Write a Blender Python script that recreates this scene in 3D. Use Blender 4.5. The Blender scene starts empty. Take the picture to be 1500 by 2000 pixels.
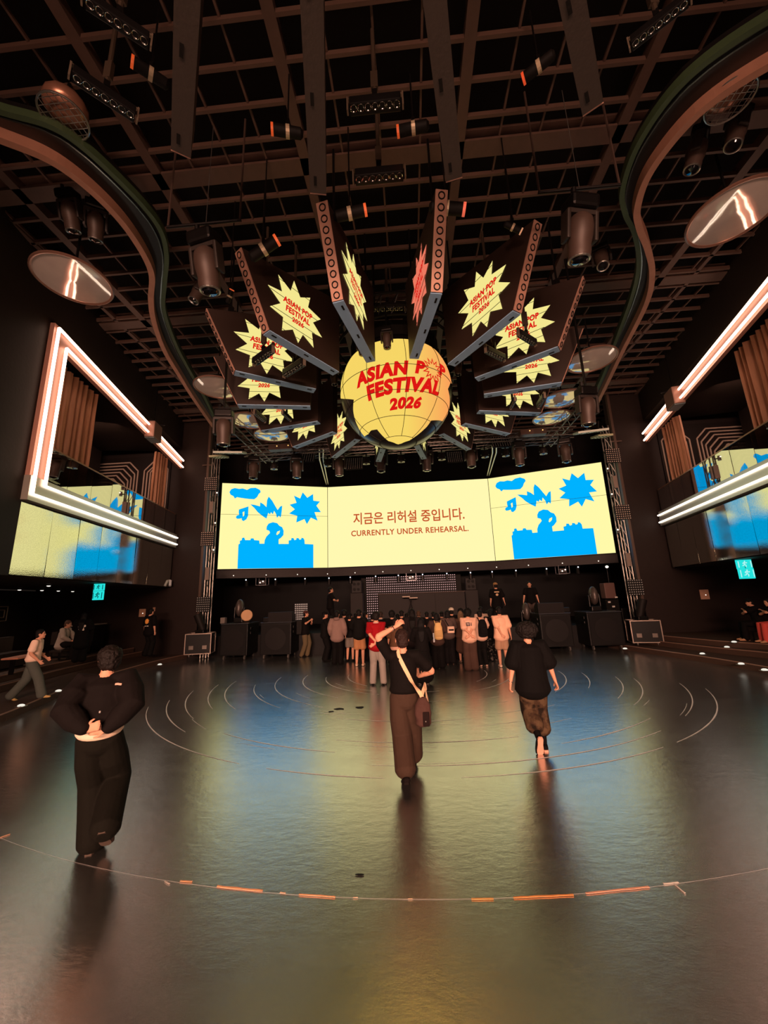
import bpy, bmesh, math, random
from mathutils import Vector, Matrix, noise
from mathutils.bvhtree import BVHTree
random.seed(7)
SC = bpy.context.scene
COL = SC.collection
V = Vector
PI = math.pi
R = math.radians

# ---------------------------------------------------------------- camera
F_PX, CAM_H = 762.5, 2.08
YAW, PITCH, ROLL = R(3.60), R(12.40), R(-2.04)
_f = V((-math.sin(YAW) * math.cos(PITCH), math.cos(YAW) * math.cos(PITCH), math.sin(PITCH)))
_r0 = V((math.cos(YAW), math.sin(YAW), 0))
_u0 = _r0.cross(_f)
_r = math.cos(ROLL) * _r0 + math.sin(ROLL) * _u0
_u = -math.sin(ROLL) * _r0 + math.cos(ROLL) * _u0
CAMP = V((0, 0, CAM_H))
cam = bpy.data.cameras.new('camera')
cam.sensor_fit = 'HORIZONTAL'
cam.sensor_width = 36
cam.lens = F_PX / 1500 * 36
cam.clip_start = .05
co = bpy.data.objects.new('camera', cam)
m3 = Matrix((_r, _u, -_f)).transposed()
co.matrix_world = Matrix.Translation(CAMP) @ m3.to_4x4()
COL.objects.link(co)
SC.camera = co

def ray(px, py):
    return ((px - 750) / F_PX) * _r - ((py - 1000) / F_PX) * _u + _f
def at_z(px, py, z=0.):
    d = ray(px, py); return CAMP + d * ((z - CAM_H) / d.z)
def at_y(px, py, y):
    d = ray(px, py); return CAMP + d * (y / d.y)
def at_x(px, py, x):
    d = ray(px, py); return CAMP + d * (x / d.x)
def at_d(px, py, dist):
    return CAMP + ray(px, py).normalized() * dist

# ---------------------------------------------------------------- light, exposure
SC.view_settings.view_transform = 'Standard'
SC.view_settings.look = 'None'
SC.view_settings.exposure = 0.0
SC.view_settings.gamma = 1.0
SC.view_settings.use_curve_mapping = False
w = bpy.data.worlds.new('world'); SC.world = w; w.use_nodes = True
w.node_tree.nodes['Background'].inputs[0].default_value = (1, .72, .58, 1)
w.node_tree.nodes['Background'].inputs[1].default_value = .012

def area(name, loc, to, sx, sy, power, col, spread=100):
    l = bpy.data.lights.new(name, 'AREA'); l.shape = 'RECTANGLE'; l.size = sx; l.size_y = sy
    l.energy = power; l.color = col; l.spread = R(spread)
    o = bpy.data.objects.new(name, l); COL.objects.link(o)
    o.location = loc
    o.rotation_euler = (V(to) - V(loc)).to_track_quat('-Z', 'Y').to_euler()
    return o
WARM = (1, .56, .40)
area('house_light', (0, -10.5, 5.0), (0, 9, 1.6), 12, 1.6, 1500, WARM, 80)            # unseen warm lamp standing in for house lights behind the camera
area('house_light', (-7.4, -4.5, 5.2), (1, 8, 1), 4, .8, 420, WARM, 100)          # unseen side lamps standing in for neon bays behind the camera
area('house_light', (7.4, -4.5, 5.2), (-1, 8, 1), 4, .8, 420, WARM, 100)

# ---------------------------------------------------------------- materials
def lin(c):
    return tuple(((x / 255 / 12.92) if x / 255 <= .04045 else ((x / 255 + .055) / 1.055) ** 2.4) for x in c) + (1,)
_M = {}
def mat(name, col, rough=.6, metal=0., bump=0., bscale=40., var=0., vscale=6., emit=0., ecol=None, spec=None, ior=None, stretch=None):
    if name in _M: return _M[name]
    m = bpy.data.materials.new(name); m.use_nodes = True
    nt = m.node_tree; b = nt.nodes['Principled BSDF']
    c = lin(col)
    b.inputs['Base Color'].default_value = c
    b.inputs['Roughness'].default_value = rough
    b.inputs['Metallic'].default_value = metal
    if spec is None and not metal and rough >= .45: spec = .2
    if ior: b.inputs['IOR'].default_value = ior
    if spec is not None: b.inputs['Specular IOR Level'].default_value = spec
    if emit:
        b.inputs['Emission Color'].default_value = lin(ecol or col)
        b.inputs['Emission Strength'].default_value = emit
    tc = nt.nodes.new('ShaderNodeTexCoord')
    def src(scale):
        n = nt.nodes.new('ShaderNodeTexNoise'); n.inputs['Scale'].default_value = scale; n.inputs['Detail'].default_value = 4
        if stretch:
            mp = nt.nodes.new('ShaderNodeMapping'); mp.inputs['Scale'].default_value = stretch
            nt.links.new(tc.outputs['Object'], mp.inputs[0]); nt.links.new(mp.outputs[0], n.inputs['Vector'])
        else: nt.links.new(tc.outputs['Object'], n.inputs['Vector'])
        return n
    if var:
        n = src(vscale); mx = nt.nodes.new('ShaderNodeMix'); mx.data_type = 'RGBA'
        mx.inputs[6].default_value = tuple(x * (1 - var) for x in c[:3]) + (1,)
        mx.inputs[7].default_value = tuple(min(1, x * (1 + var)) for x in c[:3]) + (1,)
        nt.links.new(n.outputs[0], mx.inputs[0]); nt.links.new(mx.outputs[2], b.inputs['Base Color'])
    if bump:
        n = src(bscale); bp = nt.nodes.new('ShaderNodeBump'); bp.inputs['Strength'].default_value = bump; bp.inputs['Distance'].default_value = .02
        nt.links.new(n.outputs[0], bp.inputs['Height']); nt.links.new(bp.outputs[0], b.inputs['Normal'])
    _M[name] = m
    return m
def glow(name, col, s=1.):
    """a self-luminous LED surface"""
    if name in _M: return _M[name]
    m = bpy.data.materials.new(name); m.use_nodes = True
    nt = m.node_tree; nt.nodes.clear()
    e = nt.nodes.new('ShaderNodeEmission'); e.inputs[0].default_value = lin(col); e.inputs[1].default_value = s
    o = nt.nodes.new('ShaderNodeOutputMaterial'); nt.links.new(e.outputs[0], o.inputs[0])
    _M[name] = m
    return m
def glass_mat():
    m = bpy.data.materials.new('tinted_glass'); m.use_nodes = True
    nt = m.node_tree; nt.nodes.clear()
    t = nt.nodes.new('ShaderNodeBsdfTransparent'); t.inputs[0].default_value = (.55, .52, .47, 1)
    g = nt.nodes.new('ShaderNodeBsdfGlossy'); g.inputs['Roughness'].default_value = .01; g.inputs[0].default_value = (.9, .9, .9, 1)
    mx = nt.nodes.new('ShaderNodeMixShader'); mx.inputs[0].default_value = .62
    o = nt.nodes.new('ShaderNodeOutputMaterial')
    nt.links.new(t.outputs[0], mx.inputs[1]); nt.links.new(g.outputs[0], mx.inputs[2]); nt.links.new(mx.outputs[0], o.inputs[0])
    return m

def floor_mat():
    m = bpy.data.materials.new('dance_floor'); m.use_nodes = True
    nt = m.node_tree; b = nt.nodes['Principled BSDF']; L = nt.links
    tc = nt.nodes.new('ShaderNodeTexCoord')
    def nz(scale, detail=5, stretch=None, rough=.55):
        n = nt.nodes.new('ShaderNodeTexNoise'); n.inputs['Scale'].default_value = scale; n.inputs['Detail'].default_value = detail; n.inputs['Roughness'].default_value = rough
        if stretch:
            mp = nt.nodes.new('ShaderNodeMapping'); mp.inputs['Scale'].default_value = stretch
            L.new(tc.outputs['Object'], mp.inputs[0]); L.new(mp.outputs[0], n.inputs[0])
        else: L.new(tc.outputs['Object'], n.inputs[0])
        return n
    a = nz(1.2, 3, None, .4); st = nz(1.8, 6, (.5, 1.8, 1), .6); fine = nz(5.0, 8, None, .65)
    cr = nt.nodes.new('ShaderNodeValToRGB'); cr.color_ramp.elements[0].position = .3; cr.color_ramp.elements[1].position = .72
    cr.color_ramp.elements[0].color = lin((46, 45, 43)); cr.color_ramp.elements[1].color = lin((66, 64, 61))
    L.new(a.outputs[0], cr.inputs[0]); L.new(cr.outputs[0], b.inputs['Base Color'])
    ma = nt.nodes.new('ShaderNodeMapRange'); ma.inputs[1].default_value = .3; ma.inputs[2].default_value = .7; ma.inputs[3].default_value = .19; ma.inputs[4].default_value = .262
    ad = nt.nodes.new('ShaderNodeMath'); ad.operation = 'ADD'; hf = nt.nodes.new('ShaderNodeMath'); hf.operation = 'MULTIPLY'; hf.inputs[1].default_value = .5
    L.new(st.outputs[0], ad.inputs[0]); L.new(fine.outputs[0], ad.inputs[1]); L.new(ad.outputs[0], hf.inputs[0]); L.new(hf.outputs[0], ma.inputs[0])
    L.new(ma.outputs[0], b.inputs['Roughness'])
    bp = nt.nodes.new('ShaderNodeBump'); bp.inputs['Strength'].default_value = .11; bp.inputs['Distance'].default_value = .03
    w1 = nz(8.0, 8, (.8, 1.2, 1), .7)
    L.new(w1.outputs[0], bp.inputs['Height']); L.new(bp.outputs[0], b.inputs['Normal'])
    b.inputs['IOR'].default_value = 9.0
    return m
M_floor = floor_mat()
M_scratch = mat('floor_scratch', (250, 248, 244), .5, .35)
M_black = mat('black_paint', (20, 16, 14), .62, bump=.15, bscale=30)
M_wall = mat('wall_dark', (36, 27, 22), .58, bump=.12, bscale=14, var=.25, vscale=1.5)
M_wall2 = mat('wall_brown', (38, 28, 25), .6, bump=.1, bscale=18, var=.15)
M_ceil = mat('ceiling_black', (16, 11, 9), .9)
M_grid = mat('grid_steel', (86, 64, 54), .55, .2, var=.25, vscale=2)
M_beam = mat('beam_steel', (82, 61, 52), .55, .15, var=.2)
M_metal = mat('dark_metal', (30, 27, 26), .38, .7)
M_steel = mat('steel', (150, 145, 140), .32, .9)
M_alu = mat('aluminium', (170, 165, 158), .3, .9)
M_yel = glow('led_yellow', (254, 244, 166), 1.05)
M_yelc = glow('led_pale_yellow', (254, 243, 174), 1.05)
M_yel2 = glow('led_star_yellow', (250, 236, 146), .95)
M_gyel = glow('led_globe_yellow', (252, 216, 100), .95)
M_blue = glow('led_blue', (0, 178, 255), 1.0)
M_red = glow('led_red', (226, 24, 20), .95)
M_org = glow('led_text_orange', (206, 86, 44), .9)
M_seam = mat('panel_seam', (40, 36, 24), .8)
M_neon = glow('neon_tube', (255, 206, 178), 6.0)
M_led = glow('white_led_strip', (255, 240, 222), 3.2)
M_glass = glass_mat()
M_teal = glow('exit_teal', (40, 232, 226), .95)
M_mirrorwall = mat('hammered_mirror', (214, 216, 202), .02, 1., bump=.045, bscale=45, var=.4, vscale=70)
M_mirror = mat('mirror_disc', (244, 226, 216), .06, .45, bump=.04, bscale=5, var=.15, vscale=3)
M_lens = mat('lens_cup', (220, 215, 208), .12, 1.)
M_glassy = mat('lens_glass', (18, 18, 22), .06, 0., spec=.9)

# ---------------------------------------------------------------- mesh helpers
def frame_from(z, side=V((1, 0, 0))):
    z = V(z).normalized(); s = V(side) - z * z.dot(V(side))
    if s.length < 1e-4: s = V((0, 1, 0)) - z * z.y
    s.normalize(); return s, z.cross(s), z
class MB:
    def __init__(s): s.v = []; s.f = []; s.m = []; s.k = 0
    def add(s, vs, fs):
        o = len(s.v); s.v += [V(x) for x in vs]
        for f in fs: s.f.append([i + o for i in f]); s.m.append(s.k)
    def box(s, c, d, rot=None):
        c = V(c); h = V(d) / 2; vs = []
        for x in (-1, 1):
            for y in (-1, 1):
                for z in (-1, 1):
                    p = V((x * h.x, y * h.y, z * h.z)); vs.append(c + (rot @ p if rot else p))
        s.add(vs, [(0, 1, 3, 2), (4, 6, 7, 5), (0, 4, 5, 1), (2, 3, 7, 6), (0, 2, 6, 4), (1, 5, 7, 3)]); return s
    def rbox(s, c, d, b=.02, rot=None):
        """box with chamfered edges"""
        c = V(c); bm = bmesh.new(); bmesh.ops.create_cube(bm, size=1)
        for v in bm.verts: v.co = V((v.co.x * d[0], v.co.y * d[1], v.co.z * d[2]))
        bmesh.ops.bevel(bm, geom=bm.edges[:], offset=min(b, min(d) * .45), segments=2, affect='EDGES', profile=.6)
        bm.verts.index_update()
        s.add([c + (rot @ v.co if rot else v.co) for v in bm.verts], [[v.index for v in f.verts] for f in bm.faces]); bm.free(); return s
    def beam(s, p0, p1, w, h, up=(0, 0, 1)):
        p0, p1 = V(p0), V(p1); t = (p1 - p0).normalized(); a = t.cross(V(up))
        if a.length < 1e-4: a = t.cross(V((0, 1, 0)))
        a.normalize(); b = a.cross(t)
        vs = [p + a * (x * w / 2) + b * (y * h / 2) for p in (p0, p1) for x, y in ((-1, -1), (1, -1), (1, 1), (-1, 1))]
        s.add(vs, [(3, 2, 1, 0), (4, 5, 6, 7), (0, 1, 5, 4), (1, 2, 6, 5), (2, 3, 7, 6), (3, 0, 4, 7)]); return s
    def cyl(s, p0, p1, r0, r1=None, n=12, cap=True):
        p0, p1 = V(p0), V(p1); r1 = r0 if r1 is None else r1
        a, b, t = frame_from(p1 - p0)
        vs = [p + (a * math.cos(2 * PI * i / n) + b * math.sin(2 * PI * i / n)) * r for p, r in ((p0, r0), (p1, r1)) for i in range(n)]
        fs = [(i, (i + 1) % n, n + (i + 1) % n, n + i) for i in range(n)]
        if cap: fs += [tuple(range(n))[::-1], tuple(range(n, 2 * n))]
        s.add(vs, fs); return s
    def lathe(s, prof, o=(0, 0, 0), axis=(0, 0, 1), n=20, cap=True):
        a, b, t = frame_from(axis); o = V(o); k = len(prof)
        vs = [o + t * z + (a * math.cos(2 * PI * i / n) + b * math.sin(2 * PI * i / n)) * r for r, z in prof for i in range(n)]
        fs = [(j * n + i, j * n + (i + 1) % n, (j + 1) * n + (i + 1) % n, (j + 1) * n + i) for j in range(k - 1) for i in range(n)]
        if cap: fs += [tuple(range(n))[::-1], tuple(range((k - 1) * n, k * n))]
        s.add(vs, fs); return s
    def tube(s, pts, r, n=8, closed=False):
        pts = [V(p) for p in pts]; k = len(pts); vs = []
        side = V((0, 0, 1))
        for j, p in enumerate(pts):
            t = (pts[(j + 1) % k] - pts[j - 1]) if closed else (pts[min(j + 1, k - 1)] - pts[max(j - 1, 0)])
            a, b, _ = frame_from(t, side if abs(t.normalized().z) < .9 else V((1, 0, 0)))
            rr = r[j] if isinstance(r, (list, tuple)) else r
            vs += [p + (a * math.cos(2 * PI * i / n) + b * math.sin(2 * PI * i / n)) * rr for i in range(n)]
        fs = [(j * n + i, j * n + (i + 1) % n, ((j + 1) % k) * n + (i + 1) % n, ((j + 1) % k) * n + i) for j in range(k if closed else k - 1) for i in range(n)]
        if not closed: fs += [tuple(range(n))[::-1], tuple(range((k - 1) * n, k * n))]
        s.add(vs, fs); return s
    def ring(s, c, rad, r, axis=(0, 0, 1), n=20, m=6):
        a, b, t = frame_from(axis); c = V(c)
        return s.tube([c + (a * math.cos(2 * PI * i / n) + b * math.sin(2 * PI * i / n)) * rad for i in range(n)], r, m, True)
    def ell(s, c, rx, ry=None, rz=None, n=14, m=9, rot=None):
        ry = rx if ry is None else ry; rz = rx if rz is None else rz; c = V(c); vs = []; fs = []
        def q(x, y, z):
            p = V((x * rx, y * ry, z * rz)); return c + (rot @ p if rot else p)
        vs.append(q(0, 0, -1))
        for j in range(1, m):
            t = PI * j / m - PI / 2
            vs += [q(math.cos(t) * math.cos(2 * PI * i / n), math.cos(t) * math.sin(2 * PI * i / n), math.sin(t)) for i in range(n)]
        vs.append(q(0, 0, 1)); e = len(vs) - 1
        fs += [(0, 1 + (i + 1) % n, 1 + i) for i in range(n)]
        for j in range(m - 2): fs += [(1 + j * n + i, 1 + j * n + (i + 1) % n, 1 + (j + 1) * n + (i + 1) % n, 1 + (j + 1) * n + i) for i in range(n)]
        fs += [(1 + (m - 2) * n + i, 1 + (m - 2) * n + (i + 1) % n, e) for i in range(n)]
        s.add(vs, fs); return s
    def prism(s, poly, o, ux, uy, d):
        """polygon (may be concave) in the frame o,ux,uy, given thickness d towards ux x uy"""
        o, ux, uy = V(o), V(ux), V(uy); nrm = ux.cross(uy).normalized(); n = len(poly)
        a = sum(poly[i][0] * poly[(i + 1) % n][1] - poly[(i + 1) % n][0] * poly[i][1] for i in range(n))
        if a < 0: poly = poly[::-1]
        b = [o + ux * x + uy * y for x, y in poly]
        s.add(b + [p + nrm * d for p in b], [tuple(range(n))[::-1], tuple(range(n, 2 * n))] + [(i, (i + 1) % n, n + (i + 1) % n, n + i) for i in range(n)]); return s
    def sweep(s, pts, prof):
        """sweep a closed (across, z) profile along a horizontal path"""
        pts = [V(p) for p in pts]; k = len(pts); n = len(prof); vs = []
        for j, p in enumerate(pts):
            t = pts[min(j + 1, k - 1)] - pts[max(j - 1, 0)]; a = V((t.y, -t.x, 0)).normalized()
            vs += [p + a * x + V((0, 0, z)) for x, z in prof]
        fs = [(j * n + i, j * n + (i + 1) % n, (j + 1) * n + (i + 1) % n, (j + 1) * n + i) for j in range(k - 1) for i in range(n)]
        fs += [tuple(range(n))[::-1], tuple(range((k - 1) * n, k * n))]
        s.add(vs, fs); return s
    def mesh(s, name, mats):
        me = bpy.data.meshes.new(name); me.from_pydata([tuple(v) for v in s.v], [], s.f)
        for m in (mats if isinstance(mats, (list, tuple)) else [mats]): me.materials.append(m)
        if max(s.m, default=0): me.polygons.foreach_set('material_index', s.m)
        bm = bmesh.new(); bm.from_mesh(me); bmesh.ops.recalc_face_normals(bm, faces=bm.faces[:])
        big = [f for f in bm.faces if len(f.verts) > 4]
        if big: bmesh.ops.triangulate(bm, faces=big)
        bm.to_mesh(me); bm.free()
        return me
    def build(s, name, mats, parent=None, loc=None, smooth=False, world=False):
        """link as ONE mesh object; world=True: vertices are in world space and are re-based on parent / loc"""
        off = V((0, 0, 0))
        if world: off = V(parent.location) if parent else V(loc or (0, 0, 0))
        if world and off.length: s.v = [v - off for v in s.v]
        me = s.mesh(name, mats)
        if smooth: shade(me)
        return link(name, me, parent, off if (world and not parent) else loc)
def shade(me, ang=40):
    me.polygons.foreach_set('use_smooth', [True] * len(me.polygons))
    try: me.set_sharp_from_angle(angle=R(ang))
    except Exception: pass
def link(name, me, parent=None, loc=None):
    o = bpy.data.objects.new(name, me); COL.objects.link(o)
    if parent: o.parent = parent
    if loc is not None: o.location = loc
    return o
def tag(o, label, cat, group=None, kind=None):
    o['label'] = label; o['category'] = cat
    if group: o['group'] = group
    if kind: o['kind'] = kind
    return o
def thing(name, label, cat, loc=(0, 0, 0), rot=(0, 0, 0), group=None):
    o = bpy.data.objects.new(name, None); COL.objects.link(o); o.empty_display_size = .1
    o.location = loc; o.rotation_euler = rot
    return tag(o, label, cat, group)
def structure(o):
    o['kind'] = 'structure'; return o
def copy_tree(o, parent=None):
    c = o.copy(); COL.objects.link(c)
    if parent: c.parent = parent
    for ch in list(o.children): copy_tree(ch, c)
    return c
def dup(o, loc, rot=None, label=None, scale=None, group=None):
    c = copy_tree(o); c.location = loc
    if rot is not None: c.rotation_euler = rot
    if label: c['label'] = label
    if scale: c.scale = (scale,) * 3
    if group: c['group'] = group
    return c
def remesh(mb, voxel, smooth=4, name='m'):
    """union of overlapping closed shapes as one continuous skin"""
    me = mb.mesh(name, [])
    o = bpy.data.objects.new('work', me); COL.objects.link(o)
    md = o.modifiers.new('r', 'REMESH'); md.mode = 'VOXEL'; md.voxel_size = voxel
    if smooth:
        sm = o.modifiers.new('s', 'SMOOTH'); sm.factor = .5; sm.iterations = smooth
    dg = bpy.context.evaluated_depsgraph_get()
    out = bpy.data.meshes.new_from_object(o.evaluated_get(dg)); out.name = name
    bpy.data.objects.remove(o); bpy.data.meshes.remove(me)
    out.polygons.foreach_set('use_smooth', [True] * len(out.polygons))
    return out
def text_polys(body, size, shear=0., bold=0., sp=1., lines=1.):
    """flat outline text as (verts2d, faces)"""
    c = bpy.data.curves.new('t', 'FONT'); c.body = body; c.size = size; c.shear = shear; c.offset = bold
    c.align_x = 'CENTER'; c.align_y = 'CENTER'; c.space_character = sp; c.space_line = lines; c.resolution_u = 4
    o = bpy.data.objects.new('t', c); COL.objects.link(o)
    dg = bpy.context.evaluated_depsgraph_get()
    me = bpy.data.meshes.new_from_object(o.evaluated_get(dg))
    vs = [(v.co.x, v.co.y) for v in me.vertices]; fs = [tuple(p.vertices) for p in me.polygons]
    bpy.data.objects.remove(o); bpy.data.meshes.remove(me); bpy.data.curves.remove(c)
    return vs, fs
def fit(vs, w, h=None, cx=0, cy=0):
    xs = [v[0] for v in vs]; ys = [v[1] for v in vs]; sx = w / (max(xs) - min(xs)); sy = h / (max(ys) - min(ys)) if h else sx
    mx, my = (max(xs) + min(xs)) / 2, (max(ys) + min(ys)) / 2
    return [((x - mx) * sx + cx, (y - my) * sy + cy) for x, y in vs]
def smooth_path(pts, n=8):
    pts = [V(p) for p in pts]; out = []
    for i in range(len(pts) - 1):
        p0, p1, p2, p3 = pts[max(i - 1, 0)], pts[i], pts[i + 1], pts[min(i + 2, len(pts) - 1)]
        for k in range(n):
            t = k / n
            out.append(.5 * ((2 * p1) + (p2 - p0) * t + (2 * p0 - 5 * p1 + 4 * p2 - p3) * t * t + (3 * p1 - p0 - 3 * p2 + p3) * t ** 3))
    out.append(pts[-1]); return out
def rotz(a): return Matrix.Rotation(a, 3, 'Z')

# ================================================================ THE SETTING
WU, WN = V((.19136, .98148, 0)), V((.98148, -.19136, 0))
def W(s, t, z, off=0.):
    """point on the side wall: s=-1 left, +1 right; t metres along it from the near end; off metres behind its face"""
    p = V((8.45, 7.75, 0)) + WU * t + WN * off
    return V((s * p.x, p.y, z))
def at_wall(px, py, s, off=0.):
    n = V((s * WN.x, WN.y, 0)); q = W(s, 0, CAM_H, off); d = ray(px, py)
    return CAMP + d * (n.dot(q - CAMP) / n.dot(d))
def wbox(mb, s, t0, t1, z0, z1, o0, o1):
    vs = [W(s, t, z, o) for t in (t0, t1) for o in (o0, o1) for z in (z0, z1)]
    mb.add(vs, [(0, 1, 3, 2), (4, 6, 7, 5), (0, 4, 5, 1), (2, 3, 7, 6), (0, 2, 6, 4), (1, 5, 7, 3)])
SN = {-1: 'left', 1: 'right'}

# floor, with the scuffed rings the revolving dance floor has worn into it
mb = MB()
mb.box((0, 4, -.1), (36, 34, .2))
mb.k = 1
def arc(cx, cy, rad, a0, a1, w):
    n = max(8, int(abs(a1 - a0) * rad / 12)); vs = []
    for i in range(n + 1):
        a = R(a0 + (a1 - a0) * i / n); ww = w * (.35 + .65 * math.sin(PI * i / n)) * random.uniform(.75, 1.1)
        for q in (-ww / 2, ww / 2): vs.append((cx + (rad + q) * math.sin(a), cy - (rad + q) * math.cos(a), .003))
    mb.add(vs, [(2 * i, 2 * i + 1, 2 * i + 3, 2 * i + 2) for i in range(n)])
for rad, spans in ((6.45, ((-62, -22), (-18, -4), (4, 30), (33, 68))), (6.1, ((-66, -40), (-6, 36), (46, 72))), (5.75, ((-74, -47), (-34, -12), (20, 41))),
                   (5.3, ((-80, -52), (48, 76), (-14, 16))), (4.95, ((-84, -48), (52, 78))), (4.3, ((-76, -40), (60, 84), (-20, 12))), (3.8, ((-88, -30), (50, 88))),
                   (3.1, ((-92, -34), (40, 80))), (2.5, ((-84, -20), (30, 92))), (1.9, ((-90, -40), (50, 96)))):
    for a0, a1 in spans: arc(.02, 11.6, rad, a0, a1, .022)
for k in range(26):
    a = random.uniform(-60, 60); arc(.02 + random.uniform(-.2, .2), 11.6 + random.uniform(-.3, .3), random.uniform(2, 6.3), a, a + random.uniform(4, 14), .010)
arc(-.15, 13.98, 10.71, -24, 24, .004)
structure(mb.build('floor', [M_floor, M_scratch], smooth=False))

# tiers that climb from the dance floor to the seating
def tier(name, edge, s, z0, z1):
    mb = MB(); pts = smooth_path([(x, y, 0) for x, y in edge], 6)
    poly = [(p.x, p.y) for p in pts] + [(s * 16, edge[-1][1]), (s * 16, edge[0][1])]
    mb.prism(poly, (0, 0, z0), (1, 0, 0), (0, 1, 0), z1 - z0)
    mb.k = 1
    mb.tube([p + V((s * .012, 0, z1)) for p in pts], .016, 6)
    structure(mb.build(name, [mat('tier_carpet', (70, 52, 43), .7, bump=.3, bscale=50, var=.2), mat('tier_nosing', (158, 122, 104), .4, .4)]))
tier('trim_1', [(-6.2, 1.5), (-7.2, 4.6), (-7.95, 7.6), (-8.4, 8.9), (-8.88, 10.4), (-9.15, 11.9), (-9.3, 14.2), (-9.1, 15.9)], -1, 0, .15)
tier('trim_2', [(-7.2, 1.5), (-8.9, 4.6), (-9.7, 7.5), (-10.2, 9.6), (-10.75, 12.0), (-11, 14.6), (-11, 15.9)], -1, .15, .30)
tier('trim_3', [(-7.6, 1.5), (-9.3, 4.6), (-10.1, 7.5), (-10.6, 9.6), (-11.1, 12.0), (-11.35, 14.6), (-11.35, 15.9)], -1, .30, .45)
tier('trim_4', [(6.2, 1.5), (7.2, 4.6), (8.05, 7.6), (8.35, 9.2), (8.35, 10.6), (8.1, 12.2), (7.77, 13.4), (7.4, 14.9), (7.2, 15.9)], 1, 0, .15)
tier('trim_5', [(7.2, 1.5), (8.7, 4.6), (9.45, 7.5), (9.6, 9.6), (9.42, 11.4), (8.85, 12.9), (8.34, 14.6), (8.1, 15.9)], 1, .15, .30)
tier('trim_6', [(7.6, 1.5), (9.1, 4.6), (9.85, 7.5), (10.0, 9.6), (9.85, 11.8), (9.2, 13.1), (8.6, 15.0), (8.4, 15.9)], 1, .30, .45)

# side walls with the balcony bay cut into them
for s in (-1, 1):
    mb = MB()
    wbox(mb, s, -22, -.02, 2.82, 11.2, 0, .4)         # near, solid
    wbox(mb, s, -22, -6, 0, 2.82, 0, .4)
    wbox(mb, s, -.02, 8.35, 8.98, 11.2, 0, .4)        # over the opening
    wbox(mb, s, -.02, 8.35, 2.82, 4.46, .10, 4.4)     # balcony floor and soffit mass
    wbox(mb, s, -6, -.02, 2.82, 4.46, .4, 4.4)
    wbox(mb, s, -.4, 8.35, 8.85, 9.0, .4, 4.4)        # balcony ceiling
    wbox(mb, s, -6, 8.5, 4.46, 9.0, 3.4, 3.6)         # balcony back wall
    wbox(mb, s, -.35, -.1, 4.46, 9.0, .4, 3.4)
    wbox(mb, s, -6, 8.5, 0, 2.82, 5.0, 5.2)           # ground floor back wall
    wbox(mb, s, -6.2, -6, 0, 2.82, .4, 5.0)
    structure(mb.build('wall_' + SN[s], M_wall))
    mb = MB()                                          # flank of the stage front, under and beside the screen
    mb.box((s * 12.4, 16.15, 5.5), (7.4, .3, 11))
    structure(mb.build('wall_front_' + SN[s], M_wall2))
    mb = MB()
    mb.box((s * 8.74, 15.95, 5.4), (.10, .14, 10.4)); mb.box((s * 8.74, 15.9, 8.1), (.5, .06, .05))
    structure(mb.build('trim_%d' % (7 if s < 0 else 8), mat('trim_edge', (86, 66, 56), .5, .3)))
mb = MB(); mb.box((0, 22.3, 5.5), (26, .3, 11)); mb.box((0, 20.2, 9.5), (22, .2, 3.0))
for x in range(-10, 11): mb.box((x, 20.09, 9.5), (.03, .02, 2.9))
structure(mb.build('wall_front', mat('wall_stage', (17, 14, 14), .6, bump=.1, bscale=10)))
mb = MB(); mb.box((0, -12.2, 5.5), (30, .3, 11)); structure(mb.build('wall_back', M_wall))
mb = MB(); mb.box((0, 4, 11.05), (34, 34, .1)); structure(mb.build('ceiling', M_ceil))
for s in (-1, 1):
    mb = MB(); mb.box((s * 10.9, 19.3, 5.5), (.3, 6.0, 11)); structure(mb.build('trim_%d' % (9 if s < 0 else 10), M_wall))
# stage
mb = MB(); mb.box((0, 19.1, .4), (17.3, 6.2, .8))
structure(mb.build('stage', mat('stage_black', (17, 14, 14), .5)))

# open grid ceiling: a thing of joists hung under the black slab
g = thing('ceiling_grid', 'dark brown steel lattice of joists hung across the whole black ceiling', 'ceiling grid', (0, 4, 10.2)); g['kind'] = 'structure'
mb = MB()
for k in range(38): 
    y = 1.3 + .5 * k; mb.box((-.17, y, 10.26), (26, .05, .09))
mb.build('cross_joist', M_grid, g, world=True)
mb = MB()
for k in range(-17, 18):
    if k % 4 == 2: continue
    x = -.17 + k * .725
    for j in range(37):
        if random.random() < .86: mb.box((x, 1.55 + .5 * j, 10.29), (.035, .46, .05))
mb.build('infill_joist', M_grid, g, world=True)
mb = MB()
for k in (-4.5, -3.5, -2.5, -1.5, -.5, .5, 1.5, 2.5, 3.5, 4.5)[1:-1]: mb.box((-.17 + k * 2.9, 10, 10.31), (.18, 20, .2))
for x in (-8.2, 7.95): mb.box((x, 10, 10.285), (.10, 20, .14))
mb.build('long_beam', M_beam, g, world=True)
mb = MB()
for y in (5.8, 9.55, 14.9):
    mb.box((-.17, y, 10.235), (26, .30, .05)); mb.box((-.17, y, 10.36), (26, .06, .22)); mb.box((-.17, y, 10.48), (26, .30, .05))
mb.build('main_beam', M_beam, g, world=True)

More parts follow.
